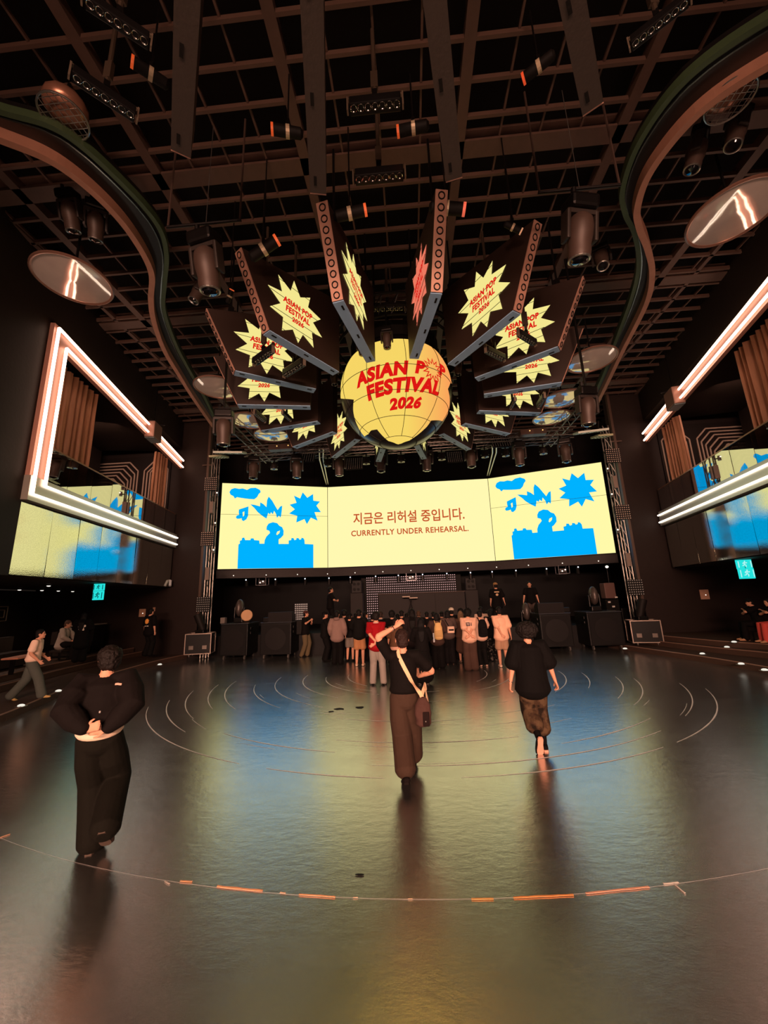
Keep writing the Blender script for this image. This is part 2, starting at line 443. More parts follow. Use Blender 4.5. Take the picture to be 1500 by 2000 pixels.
# ================================================================ THE STAGE SCREEN
KS = 1.127
ZB, ZT, YC = CAM_H + 1.42 * KS, CAM_H + 5.18 * KS, 17.5 * KS
scr = thing('led_screen', 'huge three-part yellow LED screen across the back of the stage announcing a rehearsal', 'screen', (0, YC, ZB))
LW0, LW1, RW0, RW1 = V((-8.085, 15.98, 0)) * KS, V((-3.72, 17.5, 0)) * KS, V((3.72, 17.5, 0)) * KS, V((8.085, 15.98, 0)) * KS
def panel(a, b, m):
    ux = (b - a).normalized(); n = V((ux.y, -ux.x, 0)); L = (b - a).length
    mb = MB(); mb.prism([(0, ZB), (L, ZB), (L, ZT), (0, ZT)], a, ux, V((0, 0, 1)), -.16 if False else .001)
    mb.build('screen_panel', m, scr, world=True)
    bk = MB(); bk.prism([(-.04, ZB - .06), (L + .04, ZB - .06), (L + .04, ZT + .05), (-.04, ZT + .05)], a - n * .16, ux, V((0, 0, 1)), .14); 
    bk.build('cabinet', M_black, scr, world=True)
    return a, ux, n, L
pl = panel(LW0, LW1, M_yel); pc = panel(LW1, RW0, M_yelc); pr = panel(RW0, RW1, M_yel)
def wing_uv(px, py):
    a, ux, n, L = pl; d = ray(px, py); P = CAMP + d * (n.dot(a - CAMP) / n.dot(d)); return ((P - a).dot(ux), P.z)
ART = dict(
 cloud='172,290 185,270 210,262 240,268 265,265 295,275 320,262 355,260 385,275 390,290 375,305 365,325 345,340 310,338 285,335 250,330 225,325 210,335 200,318 180,308',
 note='217,468 222,455 240,448 237,435 238,412 268,402 305,390 302,455 290,480 270,492 258,485 258,472 240,476 225,476',
 splash='318,375 350,380 385,390 387,362 410,375 430,395 435,345 446,322 470,350 490,385 508,415 525,392 540,385 537,420 533,450 528,468 518,455 510,462 503,470 498,445 490,430 483,420 475,445 462,430 455,445 442,435 430,475 400,455 370,430 345,400',
 star='683,292 715,330 755,303 757,350 803,356 778,385 810,430 765,430 787,490 740,468 712,513 695,478 638,502 645,455 588,440 628,410 592,378 640,365 622,315 665,335',
 dj='415,655 418,625 430,600 455,575 450,560 430,552 432,530 445,510 475,500 505,507 520,525 540,535 550,560 548,590 530,610 515,620 515,655',
 desk='235,655 245,650 245,630 258,625 260,610 275,607 282,625 318,625 322,613 340,613 345,625 380,628 382,650 410,650 515,652 585,652 585,628 602,625 605,610 620,612 625,625 638,622 640,610 655,612 660,622 672,620 675,608 688,612 695,625 697,652 757,655 757,821 228,824')
HOLE = dict(note_gap='264,430 277,425 276,452 266,462', arm_gap='498,585 505,566 525,558 520,577 505,590')
def pix(s): return [wing_uv(400 + float(a) / 3.5714, 880 + float(b) / 3.5714) for a, b in (q.split(',') for q in s.split())]
def put(verts, faces, a, ux, n, e):
    mb = MB(); mb.add([a + ux * x + V((0, 0, z)) + n * e for x, z in verts], faces); return mb
for a, ux, n, L in (pl, pr):
    for nm, s in ART.items():
        p = pix(s); 
        if nm == 'desk': p = [(x, max(z, ZB)) for x, z in p]
        mb = put(p, [tuple(range(len(p)))], a, ux, n, .012 if nm != 'desk' else .014)
        mb.build({'dj': 'disc_jockey_graphic', 'desk': 'mixing_desk_graphic'}.get(nm, nm + '_graphic'), M_blue, scr, world=True)
    for nm, s in HOLE.items():
        p = pix(s); put(p, [tuple(range(len(p)))], a, ux, n, .02).build(nm, M_yel, scr, world=True)
    mb = MB(); p0 = a + n * .016; zs = ZB + (ZT - ZB) * .627
    mb.beam(p0 + V((0, 0, zs)), p0 + ux * L + V((0, 0, zs)), .006, .012)
    mb.build('seam', M_seam, scr, world=True)
for x in (-3.72, 3.72):
    mb = MB(); mb.box((x * KS, YC - .03, (ZB + ZT) / 2), (.02, .02, ZT - ZB)); mb.build('seam', M_seam, scr, world=True)
def cen(px, py): P = at_y(px, py, YC); return P.x, P.z
l, r_ = cen(690, 1011), cen(907, 1006)
vs, fs = text_polys('지금은 리허설 중입니다.', 1, 0, .016)
vs = fit(vs, r_[0] - l[0], .63, (l[0] + r_[0]) / 2, (l[1] + r_[1]) / 2)
put(vs, fs, V((0, YC, 0)), V((1, 0, 0)), V((0, -1, 0)), .015).build('lettering', M_org, scr, world=True)
l, r_ = cen(686, 1040), cen(915, 1034)
vs, fs = text_polys('CURRENTLY UNDER REHEARSAL.', 1, 0, .022, 1.08)
vs = fit(vs, r_[0] - l[0], .30, (l[0] + r_[0]) / 2, (l[1] + r_[1]) / 2)
put(vs, fs, V((0, YC, 0)), V((1, 0, 0)), V((0, -1, 0)), .015).build('lettering', M_org, scr, world=True)

# header under the screen, with its row of pin lights
hd = thing('stage_header', 'dark header beam under the yellow screen dotted with tiny lights', 'beam', (0, YC, ZB - .4))
mb = MB()
for a, b in ((LW0, LW1), (LW1, RW0), (RW0, RW1)): mb.beam(a + V((0, -.06, ZB - .26)), b + V((0, -.06, ZB - .26)), .3, .38)
mb.build('beam', mat('header_dark', (40, 32, 32), .5, bump=.2, bscale=12), hd, world=True)
def head_y(x): return YC - .06 - max(0, abs(x) - 3.72 * KS) * .348
for k in range(13):
    x = (-7.4 + 14.8 * k / 12) * KS
    mb = MB(); mb.ell((x, head_y(x) - .16, ZB - .33), .022); mb.build('pin_light', glow('pin_light', (255, 236, 214), 2.2), hd, world=True)
ORD = ['first', 'second', 'third', 'fourth', 'fifth', 'sixth', 'seventh', 'eighth', 'ninth', 'tenth', 'eleventh', 'twelfth', 'thirteenth', 'fourteenth', 'fifteenth', 'sixteenth']
for i, px in enumerate((487, 537, 590, 635, 683, 733, 778, 826, 874, 921, 970, 1016, 1072, 1127)):
    x = at_y(px, 1130, 19.4 if 640 < px < 960 else 18.7).x
    t = thing('pin_spot', '%s small black pin spot counted from the left under the screen header' % ORD[i], 'spotlight', (x, head_y(x), ZB - .640), group='pin spots under the screen')
    m_ = MB(); m_.cyl((0, 0, -.20), (0, 0, .08), .085, .07, 10); m_.build('body', M_metal, t)
    m_ = MB(); m_.box((0, 0, .13), (.03, .03, .12)); m_.box((0, 0, .18), (.14, .1, .02)); m_.build('bracket', M_metal, t)
    m_ = MB(); m_.ell((0, -.08, .10), .028); m_.build('indicator_light', glow('indicator', (225, 236, 255), 3), t)

# ================================================================ SIDE WALL BALCONIES
def strip(mb, p0, p1, r=.035): mb.cyl(p0, p1, r, n=8)
M_house = mat('neon_housing', (176, 128, 112), .42, .25, bump=.1, bscale=20)
M_fascia = mat('brushed_fascia', (188, 182, 170), .34, .7, bump=.1, bscale=8)
for s in (-1, 1):
    sd = SN[s]
    zt = lambda t: 8.80 - .055 * t
    fr = thing('neon_frame', 'tall neon-lit frame of twin tubes round the %s balcony opening' % sd, 'neon frame', W(s, 0, 4.5))
    mb = MB()                                     # housing: top rail, post
    a, b = W(s, 0, zt(0) - .14, -.04), W(s, 8.25, zt(8.25) - .14, -.04)
    mb.beam(a, b, .12, .46); mb.beam(W(s, .19, 4.5, -.04), W(s, .19, zt(0) + .1, -.04), .46, .12, up=V((s * WN.x, WN.y, 0)))
    mb.build('housing', M_house, fr, world=True)
    for off, dz, t0 in ((-.17, 0., .02), (-.17, -.30, .36)):
        mb = MB(); strip(mb, W(s, t0, zt(t0) + dz, off), W(s, 8.2, zt(8.2) + dz, off)); mb.build('neon_tube', M_neon, fr, world=True)
        zb = 4.60 if dz == 0 else 4.88
        mb = MB(); strip(mb, W(s, t0, zb, off), W(s, t0, zt(t0) + dz, off)); mb.build('neon_tube', M_neon, fr, world=True)
    # cover box at the joint of the top rail
    t = 5.15
    bx = thing('junction_cover', 'grey metal cover box clamped over the top neon tubes on the %s wall' % sd, 'cover box', W(s, t, zt(t) - .15, -.2))
    M_ = Matrix(((WU.x * s, s * WN.x, 0), (WU.y, WN.y, 0), (0, 0, 1)))
    mb = MB(); mb.rbox((0, 0, 0), (.62, .34, .62), .03, M_); mb.build('box', mat('cover_box', (150, 112, 98), .45, .3), bx)
    mb = MB(); mb.box((0, 0, -.325), (.56, .32, .02), M_); mb.build('grey_plate', mat('cover_plate', (128, 140, 142), .4, .3), bx)
    mb = MB(); mb.cyl((0, 0, .3), (0, 0, 2.1), .018); mb.cyl((0, 0, .32), (s * -.35, .1, .28), .016); mb.build('hanger_rod', M_metal, bx)
    # fascia carrying the lower pair of tubes
    fa = thing('balcony_fascia', 'brushed metal balcony edge with two white light lines on the %s wall' % sd, 'balcony edge', W(s, 0, 4.44))
    mb = MB(); wbox(mb, s, -.05, 8.25, 4.46, 5.02, -.14, .12); mb.build('fascia', M_fascia, fa, world=True)
    for zb, t0 in ((4.60, .02), (4.88, .36)):
        mb = MB(); strip(mb, W(s, t0, zb, -.17), W(s, 8.22, zb, -.17), .03); mb.build('light_line', M_led, fa, world=True)
    # glass balustrade in panes
    for k in range(8):
        t0 = .36 + k * .985; tl = random.uniform(-.004, .004)
        nm = ['nearest the camera', 'second from the camera', 'third from the camera', 'fourth from the camera', 'fourth from the stage', 'third from the stage', 'second from the stage', 'nearest the stage'][k]
        mb = MB(); vs = [W(s, t, z, o + (tl if t > t0 + .1 else -tl)) for t in (t0 + .006, t0 + .975) for o in (-.012, .012) for z in (5.02, 5.90)]
        mb.add(vs, [(0, 1, 3, 2), (4, 6, 7, 5), (0, 4, 5, 1), (2, 3, 7, 6), (0, 2, 6, 4), (1, 5, 7, 3)])
        tag(mb.build('glass_pane', M_glass, None, W(s, t0, 5.02), world=True), 'reflecting glass balustrade pane on the %s balcony, %s' % (sd, nm), 'glass pane', 'glass panes of the %s balcony' % sd)
    mb = MB(); mb.beam(W(s, .34, 5.92), W(s, 8.22, 5.92), .04, .035)
    tag(mb.build('handrail', mat('copper_rail', (208, 160, 132), .3, .8), None, W(s, .34, 5.92), world=True), 'thin coppery handrail along the top of the %s balcony glass' % sd, 'handrail')
    # hammered mirror wall panels below
    for k in range(8):
        t0 = -.02 + k * 1.035; tl = (.010, -.006, .013, -.011, .005, .012, -.009, .006)[k]; tv = (.006, -.008, .004, .009, -.005, .007, -.004, .006)[(k + (s > 0) * 3) % 8]
        nm = ['nearest the camera', 'second from the camera', 'third from the camera', 'fourth from the camera', 'fourth from the stage', 'third from the stage', 'second from the stage', 'nearest the stage'][k]
        mb = MB(); vs = []
        for t, q in ((t0 + .004, -tl), (t0 + 1.03, tl)):
            for o in (0, .06):
                for z, q2 in ((2.84, tv), (4.42, -tv)): vs.append(W(s, t, z, o + q * .5 + q2 * .5))
        mb.add(vs, [(0, 1, 3, 2), (4, 6, 7, 5), (0, 4, 5, 1), (2, 3, 7, 6), (0, 2, 6, 4), (1, 5, 7, 3)])
        tag(mb.build('hammered_cladding', M_mirrorwall, None, W(s, t0, 2.84), world=True), 'hammered mirror cladding panel under the %s balcony, %s' % (sd, nm), 'mirror panel', 'mirror panels under the %s balcony' % sd)
    # curtains in the opening
    def curtain(t0, t1, z0, z1, off, lab):
        mb = MB(); n = int((t1 - t0) / .022); vs = []
        ph = random.random() * 6
        for i in range(n + 1):
            t = t0 + (t1 - t0) * i / n
            o = off + .085 * math.sin(t * 27 + ph + .8 * math.sin(t * 7)) + .03 * math.sin(t * 61 + 2)
            for j in range(7):
                z = z1 + (z0 - z1) * j / 6; vs.append(W(s, t + .012 * math.sin(j * 1.7 + i * .3), z, o * (1 if j else .97)))
        fs = [(i * 7 + j, (i + 1) * 7 + j, (i + 1) * 7 + j + 1, i * 7 + j + 1) for i in range(n) for j in range(6)]
        k = len(vs); vs2 = [p + V((s * .015, 0, 0)) for p in vs]
        mb.add(vs + vs2, fs + [tuple(q + k for q in f) for f in fs])
        o = mb.build('curtain', mat('curtain_bronze', (190, 134, 100), .45, .1, var=.25, vscale=9, stretch=(6, 6, .3)), None, W(s, (t0 + t1) / 2, z0), smooth=True, world=True)
        tag(o, lab, 'curtain', 'bronze curtains in the balconies')
    curtain(.5, 2.75, 4.5, 8.45, .42, 'bronze drape hanging at the camera end of the %s balcony' % sd)
    curtain(6.55 if s > 0 else 6.9, 7.85, 4.5, 8.3, .42, 'bronze drape hanging at the stage end of the %s balcony' % sd)
    # striped relief panel on the stage-end wall of the balcony
    rp = thing('relief_panel', 'striped maze-pattern relief panel on the end wall of the %s balcony' % sd, 'wall panel', (s * 14, 15.96, 4.5))
    mb = MB(); mb.box((s * 13.2, 15.975, 6.6), (5.4, .04, 4.2)); mb.build('backing', mat('relief_back', (30, 21, 18), .6), rp, world=True)
    mb = MB()
    for x0, x1, z0, z1 in ((12.0, 15.8, 4.5, 8.45), (10.6, 11.7, 4.5, 8.45)):
        for j in range(11):
            d = j * .145; xa, xb, zb = x0 + d, x1 - d, z1 - d; ch = .42
            if xb - xa < .3 or zb < z0 + .6: break
            if xb - xa < 2 * ch + .05: ch = (xb - xa) / 2 - .03
            pts = [(xa, z0), (xa, zb - ch), (xa + ch, zb), (xb - ch, zb), (xb, zb - ch), (xb, z0)]
            for (p, q), (p2, q2) in zip(pts, pts[1:]): mb.beam((s * p, 15.945, q), (s * p2, 15.945, q2), .055, .04, up=(0, 1, 0))
    mb.build('stripe', mat('relief_stripe', (186, 158, 140), .5), rp, world=True)
    area('balcony_lamp', W(s, 5.2, 8.7, 2.2), W(s, 8.2, 6.2, 3.0), 2, .5, 60, (1, .62, .48), 150)
    area('soffit_glow', W(s, 3.6, 2.74, 3.2), W(s, 3.6, 0, 3.6), 5, .4, 26, (1, .70, .52), 150)
    # exit signs hung from the soffit
    for k, (px, py, w_, h_) in enumerate(((192, 1147, 18, 13), (190, 1163, 18, 17)) if s < 0 else ((1455, 1102, 22, 16), (1460, 1120, 22, 18))):
        P = at_wall(px, py, s, .5); dd = (P - CAMP).length; ww, hh = w_ * dd / 760 * .92, h_ * dd / 760 * .8
        t = thing('exit_sign', 'teal running-man exit sign under the %s balcony, %s of the pair' % (sd, ('upper', 'lower')[k]), 'exit sign', P)
        mb = MB(); mb.rbox((0, .04, 0), (ww, .06, hh), .008); mb.build('lit_box', M_teal, t)
        dk = glow('exit_dark', (8, 90, 96), .6) if s < 0 else glow('exit_pale', (190, 250, 246), .95)
        mb = MB(); q = hh * .3; y = .002
        mb.ell((.1 * q, y, 1.05 * q), .22 * q, .01, .22 * q)
        for a, b in (((.05, .8), (-.15, .0)), ((-.15, 0), (.35, -.35)), ((.35, -.35), (.2, -1.)), ((-.15, 0), (-.5, -.45)), ((-.5, -.45), (-1., -.5)), ((.05, .7), (.55, .4)), ((.55, .4), (.8, .65)), ((.05, .7), (-.5, .6)), ((-.5, .6), (-.6, .1))):
            mb.beam((a[0] * q, y, a[1] * q), (b[0] * q, y, b[1] * q), .24 * q, .01, up=(0, 1, 0))
        for x in (-1, 1): mb.box((x * ww * .42, y, 0), (ww * .05, .01, hh * .7))
        mb.build('running_man', dk, t)
        mb = MB(); mb.cyl((0, .04, hh / 2), (0, .04, hh / 2 + (.1 if k == 0 else .06)), .015); mb.build('hanger', M_metal, t)
# ground floor wainscot frames on the left, soffit downlights
mb_f = mat('gilt_moulding', (168, 136, 108), .4, .5)
def nest(lab, s, t0, t1, z0, z1, n, g_=.12, off=4.96):
    mb = MB()
    for j in range(n):
        a, b, c, d = t0 + j * g_, t1 - j * g_, z0 + (j * g_ if z0 > 1.3 or n < 3 else 0), z1 - j * g_
        pts = [(a, c), (a, d), (b, d), (b, c)]
        for (p, q), (p2, q2) in zip(pts, pts[1:] + pts[:1]): mb.beam(W(s, p, q, off), W(s, p2, q2, off), .025, .03, up=WN)
    tag(mb.build('wall_moulding', mb_f, None, W(s, t0, z0, off), world=True), lab, 'wall moulding', 'nested mouldings under the left balcony')
nest('long shallow moulding frame below the left exit sign', -1, 4.2, 6.9, 1.75, 2.25, 2)
nest('nested moulding frames behind the sitting visitors on the left', -1, 4.0, 6.6, .8, 1.6, 4)
nest('tall nested moulding frame above the near left sofa', -1, 1.25, 2.35, .8, 1.65, 2)
nest('nested moulding frame cut by the left picture edge', -1, -.6, .95, .8, 1.65, 3)
nest('plain moulding band cut by the left picture edge', -1, -.6, 2.4, 1.8, 2.3, 2)
for k, (px, py) in enumerate(((82, 1153), (95, 1144), (114, 1154), (142, 1155), (211, 1158), (38, 1152))):
    P = at_z(px, py, 2.79)
    t = thing('soffit_spot', ('tiny lit soffit spot under the left balcony, %s' % ('left of a close pair', 'highest of the cluster', 'right of a close pair', 'dim one left of the exit sign', 'bright one right of the exit sign', 'far left and dim')[k]), 'spotlight', P, group='soffit spots on the left')
    mb = MB(); mb.lathe([(.0, 0), (.08, 0), (.08, .03), (.0, .03)], n=12); mb.build('trim_ring', M_metal, t)
    mb = MB(); mb.ell((0, 0, -.005), .05, .05, .02); mb.build('lamp', glow('soffit_lamp', (255, 244, 228), 1.6), t)

# ================================================================ THE HANGING GLOBE
GC, GR = V((-.17, 9.77, 7.52)), 1.51
gl = thing('led_globe', 'huge hanging LED globe showing a yellow burst and the red festival name', 'globe', GC - V((0, 0, GR)))
def gp(lo, la, r=GR):
    a, b = R(lo), R(la); return GC + V((math.sin(a) * math.cos(b), -math.cos(a) * math.cos(b), math.sin(b))) * r
mb = MB(); mb.ell(GC, GR, n=64, m=40)
mb.build('shell', mat('led_off', (46, 42, 44), .28, .35), gl, smooth=True, world=True)
def on_globe(verts, faces, name, m, r, step=4.):
    """lay flat (longitude, latitude) shapes onto the globe"""
    bm = bmesh.new(); bv = [bm.verts.new((x, y, 0)) for x, y in verts]
    for f in faces:
        try: bm.faces.new([bv[i] for i in f])
        except ValueError: pass
    xs = [v[0] for v in verts]; ys = [v[1] for v in verts]
    for ax, lo, hi in ((0, min(xs), max(xs)), (1, min(ys), max(ys))):
        c = lo + step
        while c < hi:
            n = V((1, 0, 0)) if ax == 0 else V((0, 1, 0))
            bmesh.ops.bisect_plane(bm, geom=bm.verts[:] + bm.edges[:] + bm.faces[:], plane_co=n * c, plane_no=n); c += step
    bm.verts.index_update()
    q = MB(); q.add([gp(v.co.x, v.co.y, r) for v in bm.verts], [[v.index for v in f.verts] for f in bm.faces]); bm.free()
    return q.build(name, m, gl, world=True)
# lit area: a jagged burst, traced in longitude / latitude of the globe
YB = [(-82, 30), (-82, 6), (-84, -4), (-66, -14), (-48, -23), (-56, -30), (-62, -36), (-70, -44), (-84, -54), (-66, -57), (-52, -56), (-39, -58), (-40, -66), (-42, -76),
      (-20, -84), (0, -86), (30, -84), (53, -76), (56, -64), (58, -54), (57, -47), (72, -42), (88, -37), (92, -26), (76, -18), (64, -12), (70, -3), (84, 4), (82, 30)]
def burst_mat():
    m = bpy.data.materials.new('led_burst'); m.use_nodes = True; nt = m.node_tree; nt.nodes.clear(); L = nt.links
    tc = nt.nodes.new('ShaderNodeTexCoord'); sp = nt.nodes.new('ShaderNodeSeparateXYZ'); L.new(tc.outputs['Object'], sp.inputs[0])
    mr = nt.nodes.new('ShaderNodeMapRange'); mr.inputs[1].default_value = .25; mr.inputs[2].default_value = 1.4; L.new(sp.outputs[0], mr.inputs[0])
    cr = nt.nodes.new('ShaderNodeValToRGB'); cr.color_ramp.elements[0].color = lin((252, 218, 104)); cr.color_ramp.elements[1].color = lin((255, 164, 92)); L.new(mr.outputs[0], cr.inputs[0])  # orange tint of LEDs seen at an angle, put into the burst colour
    e = nt.nodes.new('ShaderNodeEmission'); e.inputs[1].default_value = .95; L.new(cr.outputs[0], e.inputs[0])
    o = nt.nodes.new('ShaderNodeOutputMaterial'); L.new(e.outputs[0], o.inputs[0]); return m
on_globe(YB, [tuple(range(len(YB)))], 'burst_image', burst_mat(), GR + .006, 5.)
def gtext(body, lo, la, w, h, tilt=0.):
    vs, fs = text_polys(body, 1, .2, .060, 1.10); vs = fit(vs, w, h)
    c, s = math.cos(R(tilt)), math.sin(R(tilt))
    vs = [(lo + x * c - y * s, la + x * s + y * c) for x, y in vs]
    on_globe(vs, fs, 'lettering', M_red, GR + .012, 5.)
gtext('ASIAN', -13, -7.5, 54, 13.5, 4); gtext('P', 24.5, -4, 10.5, 13); gtext('P', 52, 1.5, 11.5, 13)
gtext('FESTIVAL', 9.5, -21, 80, 13.5, 4.5); gtext('2026', 11, -36.5, 38, 11, 4)
def burst(n, r0, r1, cx, cy, sx=1.):
    return [(cx + sx * (r1 if k % 2 == 0 else r0) * math.sin(2 * PI * k / (2 * n)), cy + (r1 if k % 2 == 0 else r0) * math.cos(2 * PI * k / (2 * n))) for k in range(2 * n)]
o_, i_ = burst(13, 7.0, 12.5, 38.5, -3), burst(13, 5.0, 9.6, 38.5, -3)
n_ = len(o_); on_globe(o_ + i_, [(k, (k + 1) % n_, n_ + (k + 1) % n_, n_ + k) for k in range(n_)], 'burst_letter', M_red, GR + .013, 6.)
mb = MB()
for la in (-2, -25, -48, -71): mb.tube([gp(lo, la, GR + .01) for lo in range(-180, 180, 5)], .007, 5, True)
for lo in range(-180, 180, 37):
    q = lo + 6.5; mb.tube([gp(q, la, GR + .01) for la in range(-71, 60, 4)], .007, 5)
mb.build('seam', M_seam, gl, world=True)
mb = MB(); mb.lathe([(1.2, 8.50), (1.22, 8.9), (.5, 9.0), (.35, 10.212)], (GC.x, GC.y, 0), n=28); mb.build('mount', M_black, gl, world=True)
rg = thing('ring_truss', 'black ring truss encircling the top of the LED globe', 'truss', (GC.x, GC.y, 8.7))
for rad, z in ((1.62, 8.72), (1.95, 8.72), (1.62, 9.05), (1.95, 9.05)):
    mb = MB(); mb.ring((GC.x, GC.y, z), rad, .035, n=48); mb.build('ring_chord', M_metal, rg, world=True)
mb = MB()
for k in range(32):
    a, b = 2 * PI * k / 32, 2 * PI * (k + .5) / 32
    p = lambda r, z, a: (GC.x + r * math.cos(a), GC.y + r * math.sin(a), z)
    mb.cyl(p(1.62, 8.72, a), p(1.95, 9.05, b), .014, n=6); mb.cyl(p(1.95, 8.72, a), p(1.95, 9.05, b), .014, n=6)
for k in range(6):
    a = 2 * PI * k / 6 + .3; mb.cyl(p(1.78, 9.0, a), p(1.78, 10.212, a), .03, n=6)
mb.build('brace', M_metal, rg, world=True)

# ================================================================ RADIAL LED BLADES
STAR = [(.33, .63), (.27, .36), (.63, .28), (.41, .07), (.67, -.15), (.38, -.19), (.43, -.53), (.14, -.38), (.02, -.64), (-.12, -.41), (-.38, -.58), (-.36, -.27), (-.67, -.22), (-.43, 0), (-.73, .22), (-.4, .29), (-.5, .62), (-.19, .45), (-.11, .75), (.06, .46)]
BP = [(-1.0, 0), (.855, 0), (1.50, 1.34), (-1.02, 1.84)]      # (radial - 3.3, height) outline of a blade
M_blade = mat('blade_face', (48, 34, 28), .45, .1, bump=.1, bscale=60)
M_end = mat('blade_end', (176, 132, 114), .5, .2, var=.15)
M_bot = mat('blade_bottom', (140, 176, 208), .5, .1, bump=.15, bscale=20)  # bluish light from screens and floor put into the plate colour
M_bot2 = mat('blade_bottom_dark', (66, 56, 50), .5, .2, bump=.15, bscale=20)  # shaded copy of the same plate, its weaker light put into the colour
def blade(side, star=True):
    """side=-1: picture on the local -y face, +1: on the +y face"""
    t = thing('led_billboard', 'proto', 'LED screen', (0, 0, 0))
    mb = MB(); mb.prism(BP, (0, .10, 0), (1, 0, 0), (0, 0, 1), .20); mb.build('body', M_blade, t)
    a, b = V((BP[1][0], 0, BP[1][1])), V((BP[2][0], 0, BP[2][1])); d = (b - a).normalized(); n = V((d.z, 0, -d.x))
    mb = MB(); mb.beam(a + n * .012, b + n * .012, .20, .02, up=n); e = mb.build('end_plate', M_end, t)
    for k in range(9):
        c = a + (b - a) * ((k + .5) / 9) + n * .026
        q = MB(); q.ring(c, .050, .011, n, 14, 5); q.build('port_ring', M_black, e)
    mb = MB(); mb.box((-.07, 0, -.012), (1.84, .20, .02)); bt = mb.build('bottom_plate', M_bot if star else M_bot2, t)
    for x in (-.85, -.1, .7):
        q = MB(); q.box((x, .03, -.024), (.11, .035, .006)); q.build('slot', M_black, bt)
    if star:
        ux = V((-side * 1., 0, 0)); o = V((.20, side * .101, .72)); nn = V((0, side, 0))
        mb = MB(); mb.add([o + nn * .006 + ux * x + V((0, 0, z)) for x, z in STAR], [tuple(range(len(STAR)))]); st = mb.build('star_image', M_yel2, t)
        mb = MB()
        for z in (-.54, -.36, -.18, 0, .18, .36, .54):
            xs = []
            for (x0, z0), (x1, z1) in zip(STAR, STAR[1:] + STAR[:1]):
                if (z0 - z) * (z1 - z) < 0: xs.append(x0 + (x1 - x0) * (z - z0) / (z1 - z0))
            xs.sort()
            for x0, x1 in zip(xs[::2], xs[1::2]): mb.beam(o + nn * .012 + ux * x0 + V((0, 0, z)), o + nn * .012 + ux * x1 + V((0, 0, z)), .006, .008)
        mb.build('seam', M_seam, st)
        for body, z, w_, h in (('ASIAN POP', .16, .76, .145), ('FESTIVAL', -.015, .62, .145), ('2026', -.18, .30, .12)):
            vs, fs = text_polys(body, 1, .12, .050, 1.08); vs = fit(vs, w_, h, .0, z)
            mb = MB(); mb.add([o + nn * .016 + ux * x + V((0, 0, y)) for x, y in vs], fs); mb.build('lettering', M_red, st)
    for x in (-.8, 1.0):
        mb = MB(); zt_ = 1.84 + (x + 1.02) / 2.52 * -.5; mb.box((x, 0, zt_ + .06), (.12, .1, .2)); mb.cyl((x, 0, zt_ + .1), (x, 0, 3.132), .022, n=6)
        mb.build('hanger', M_metal, t)
    return t
protoR, protoL = blade(-1), blade(1)
ANG = (11.5, 34, 57.5, 79.5, 102, 122.5, 144.5, 168)
CLOCK = ('nearest the camera', 'second from the camera', 'third from the camera', 'fourth from the camera', 'fourth from the stage', 'third from the stage', 'second from the stage', 'nearest the stage')
used = {1: False, -1: False}
for s, pr_ in ((1, protoR), (-1, protoL)):
    for k, a in enumerate(ANG):
        aa = s * a - (.3 if s < 0 else 0); ph = R(aa - 90)
        o = pr_ if k == 0 else copy_tree(pr_)
        o.location = GC + V((math.sin(R(aa)) * 3.3, -math.cos(R(aa)) * 3.3, 0)); o.location.z = 7.08; o.rotation_euler = (0, 0, ph)
        o['label'] = 'LED blade with a yellow star, %s side of the globe, %s' % ('right' if s > 0 else 'left', CLOCK[k])
        o['group'] = 'LED blades round the globe'
tin = [o for o in bpy.data.objects if o.get('label') == 'LED blade with a yellow star, right side of the globe, nearest the camera'][0]
tin['label'] = 'LED blade with a salmon-red star, right side of the globe, nearest the camera'
for ch in tin.children:
    if ch.name.startswith('star_image'): ch.data = ch.data.copy(); ch.data.materials[0] = glow('led_star_salmon', (242, 124, 98), .95)  # steep-view LED tint put into this star's colour
C2 = V((-.1, -.2, 0))
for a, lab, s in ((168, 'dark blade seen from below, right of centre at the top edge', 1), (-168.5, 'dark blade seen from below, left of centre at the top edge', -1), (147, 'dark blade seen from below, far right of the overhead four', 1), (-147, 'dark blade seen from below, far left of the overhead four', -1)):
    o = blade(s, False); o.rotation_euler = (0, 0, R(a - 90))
    o.location = C2 + V((math.sin(R(a)) * 3.3, -math.cos(R(a)) * 3.3, 7.08)); o['label'] = lab; o['group'] = 'overhead LED blades'

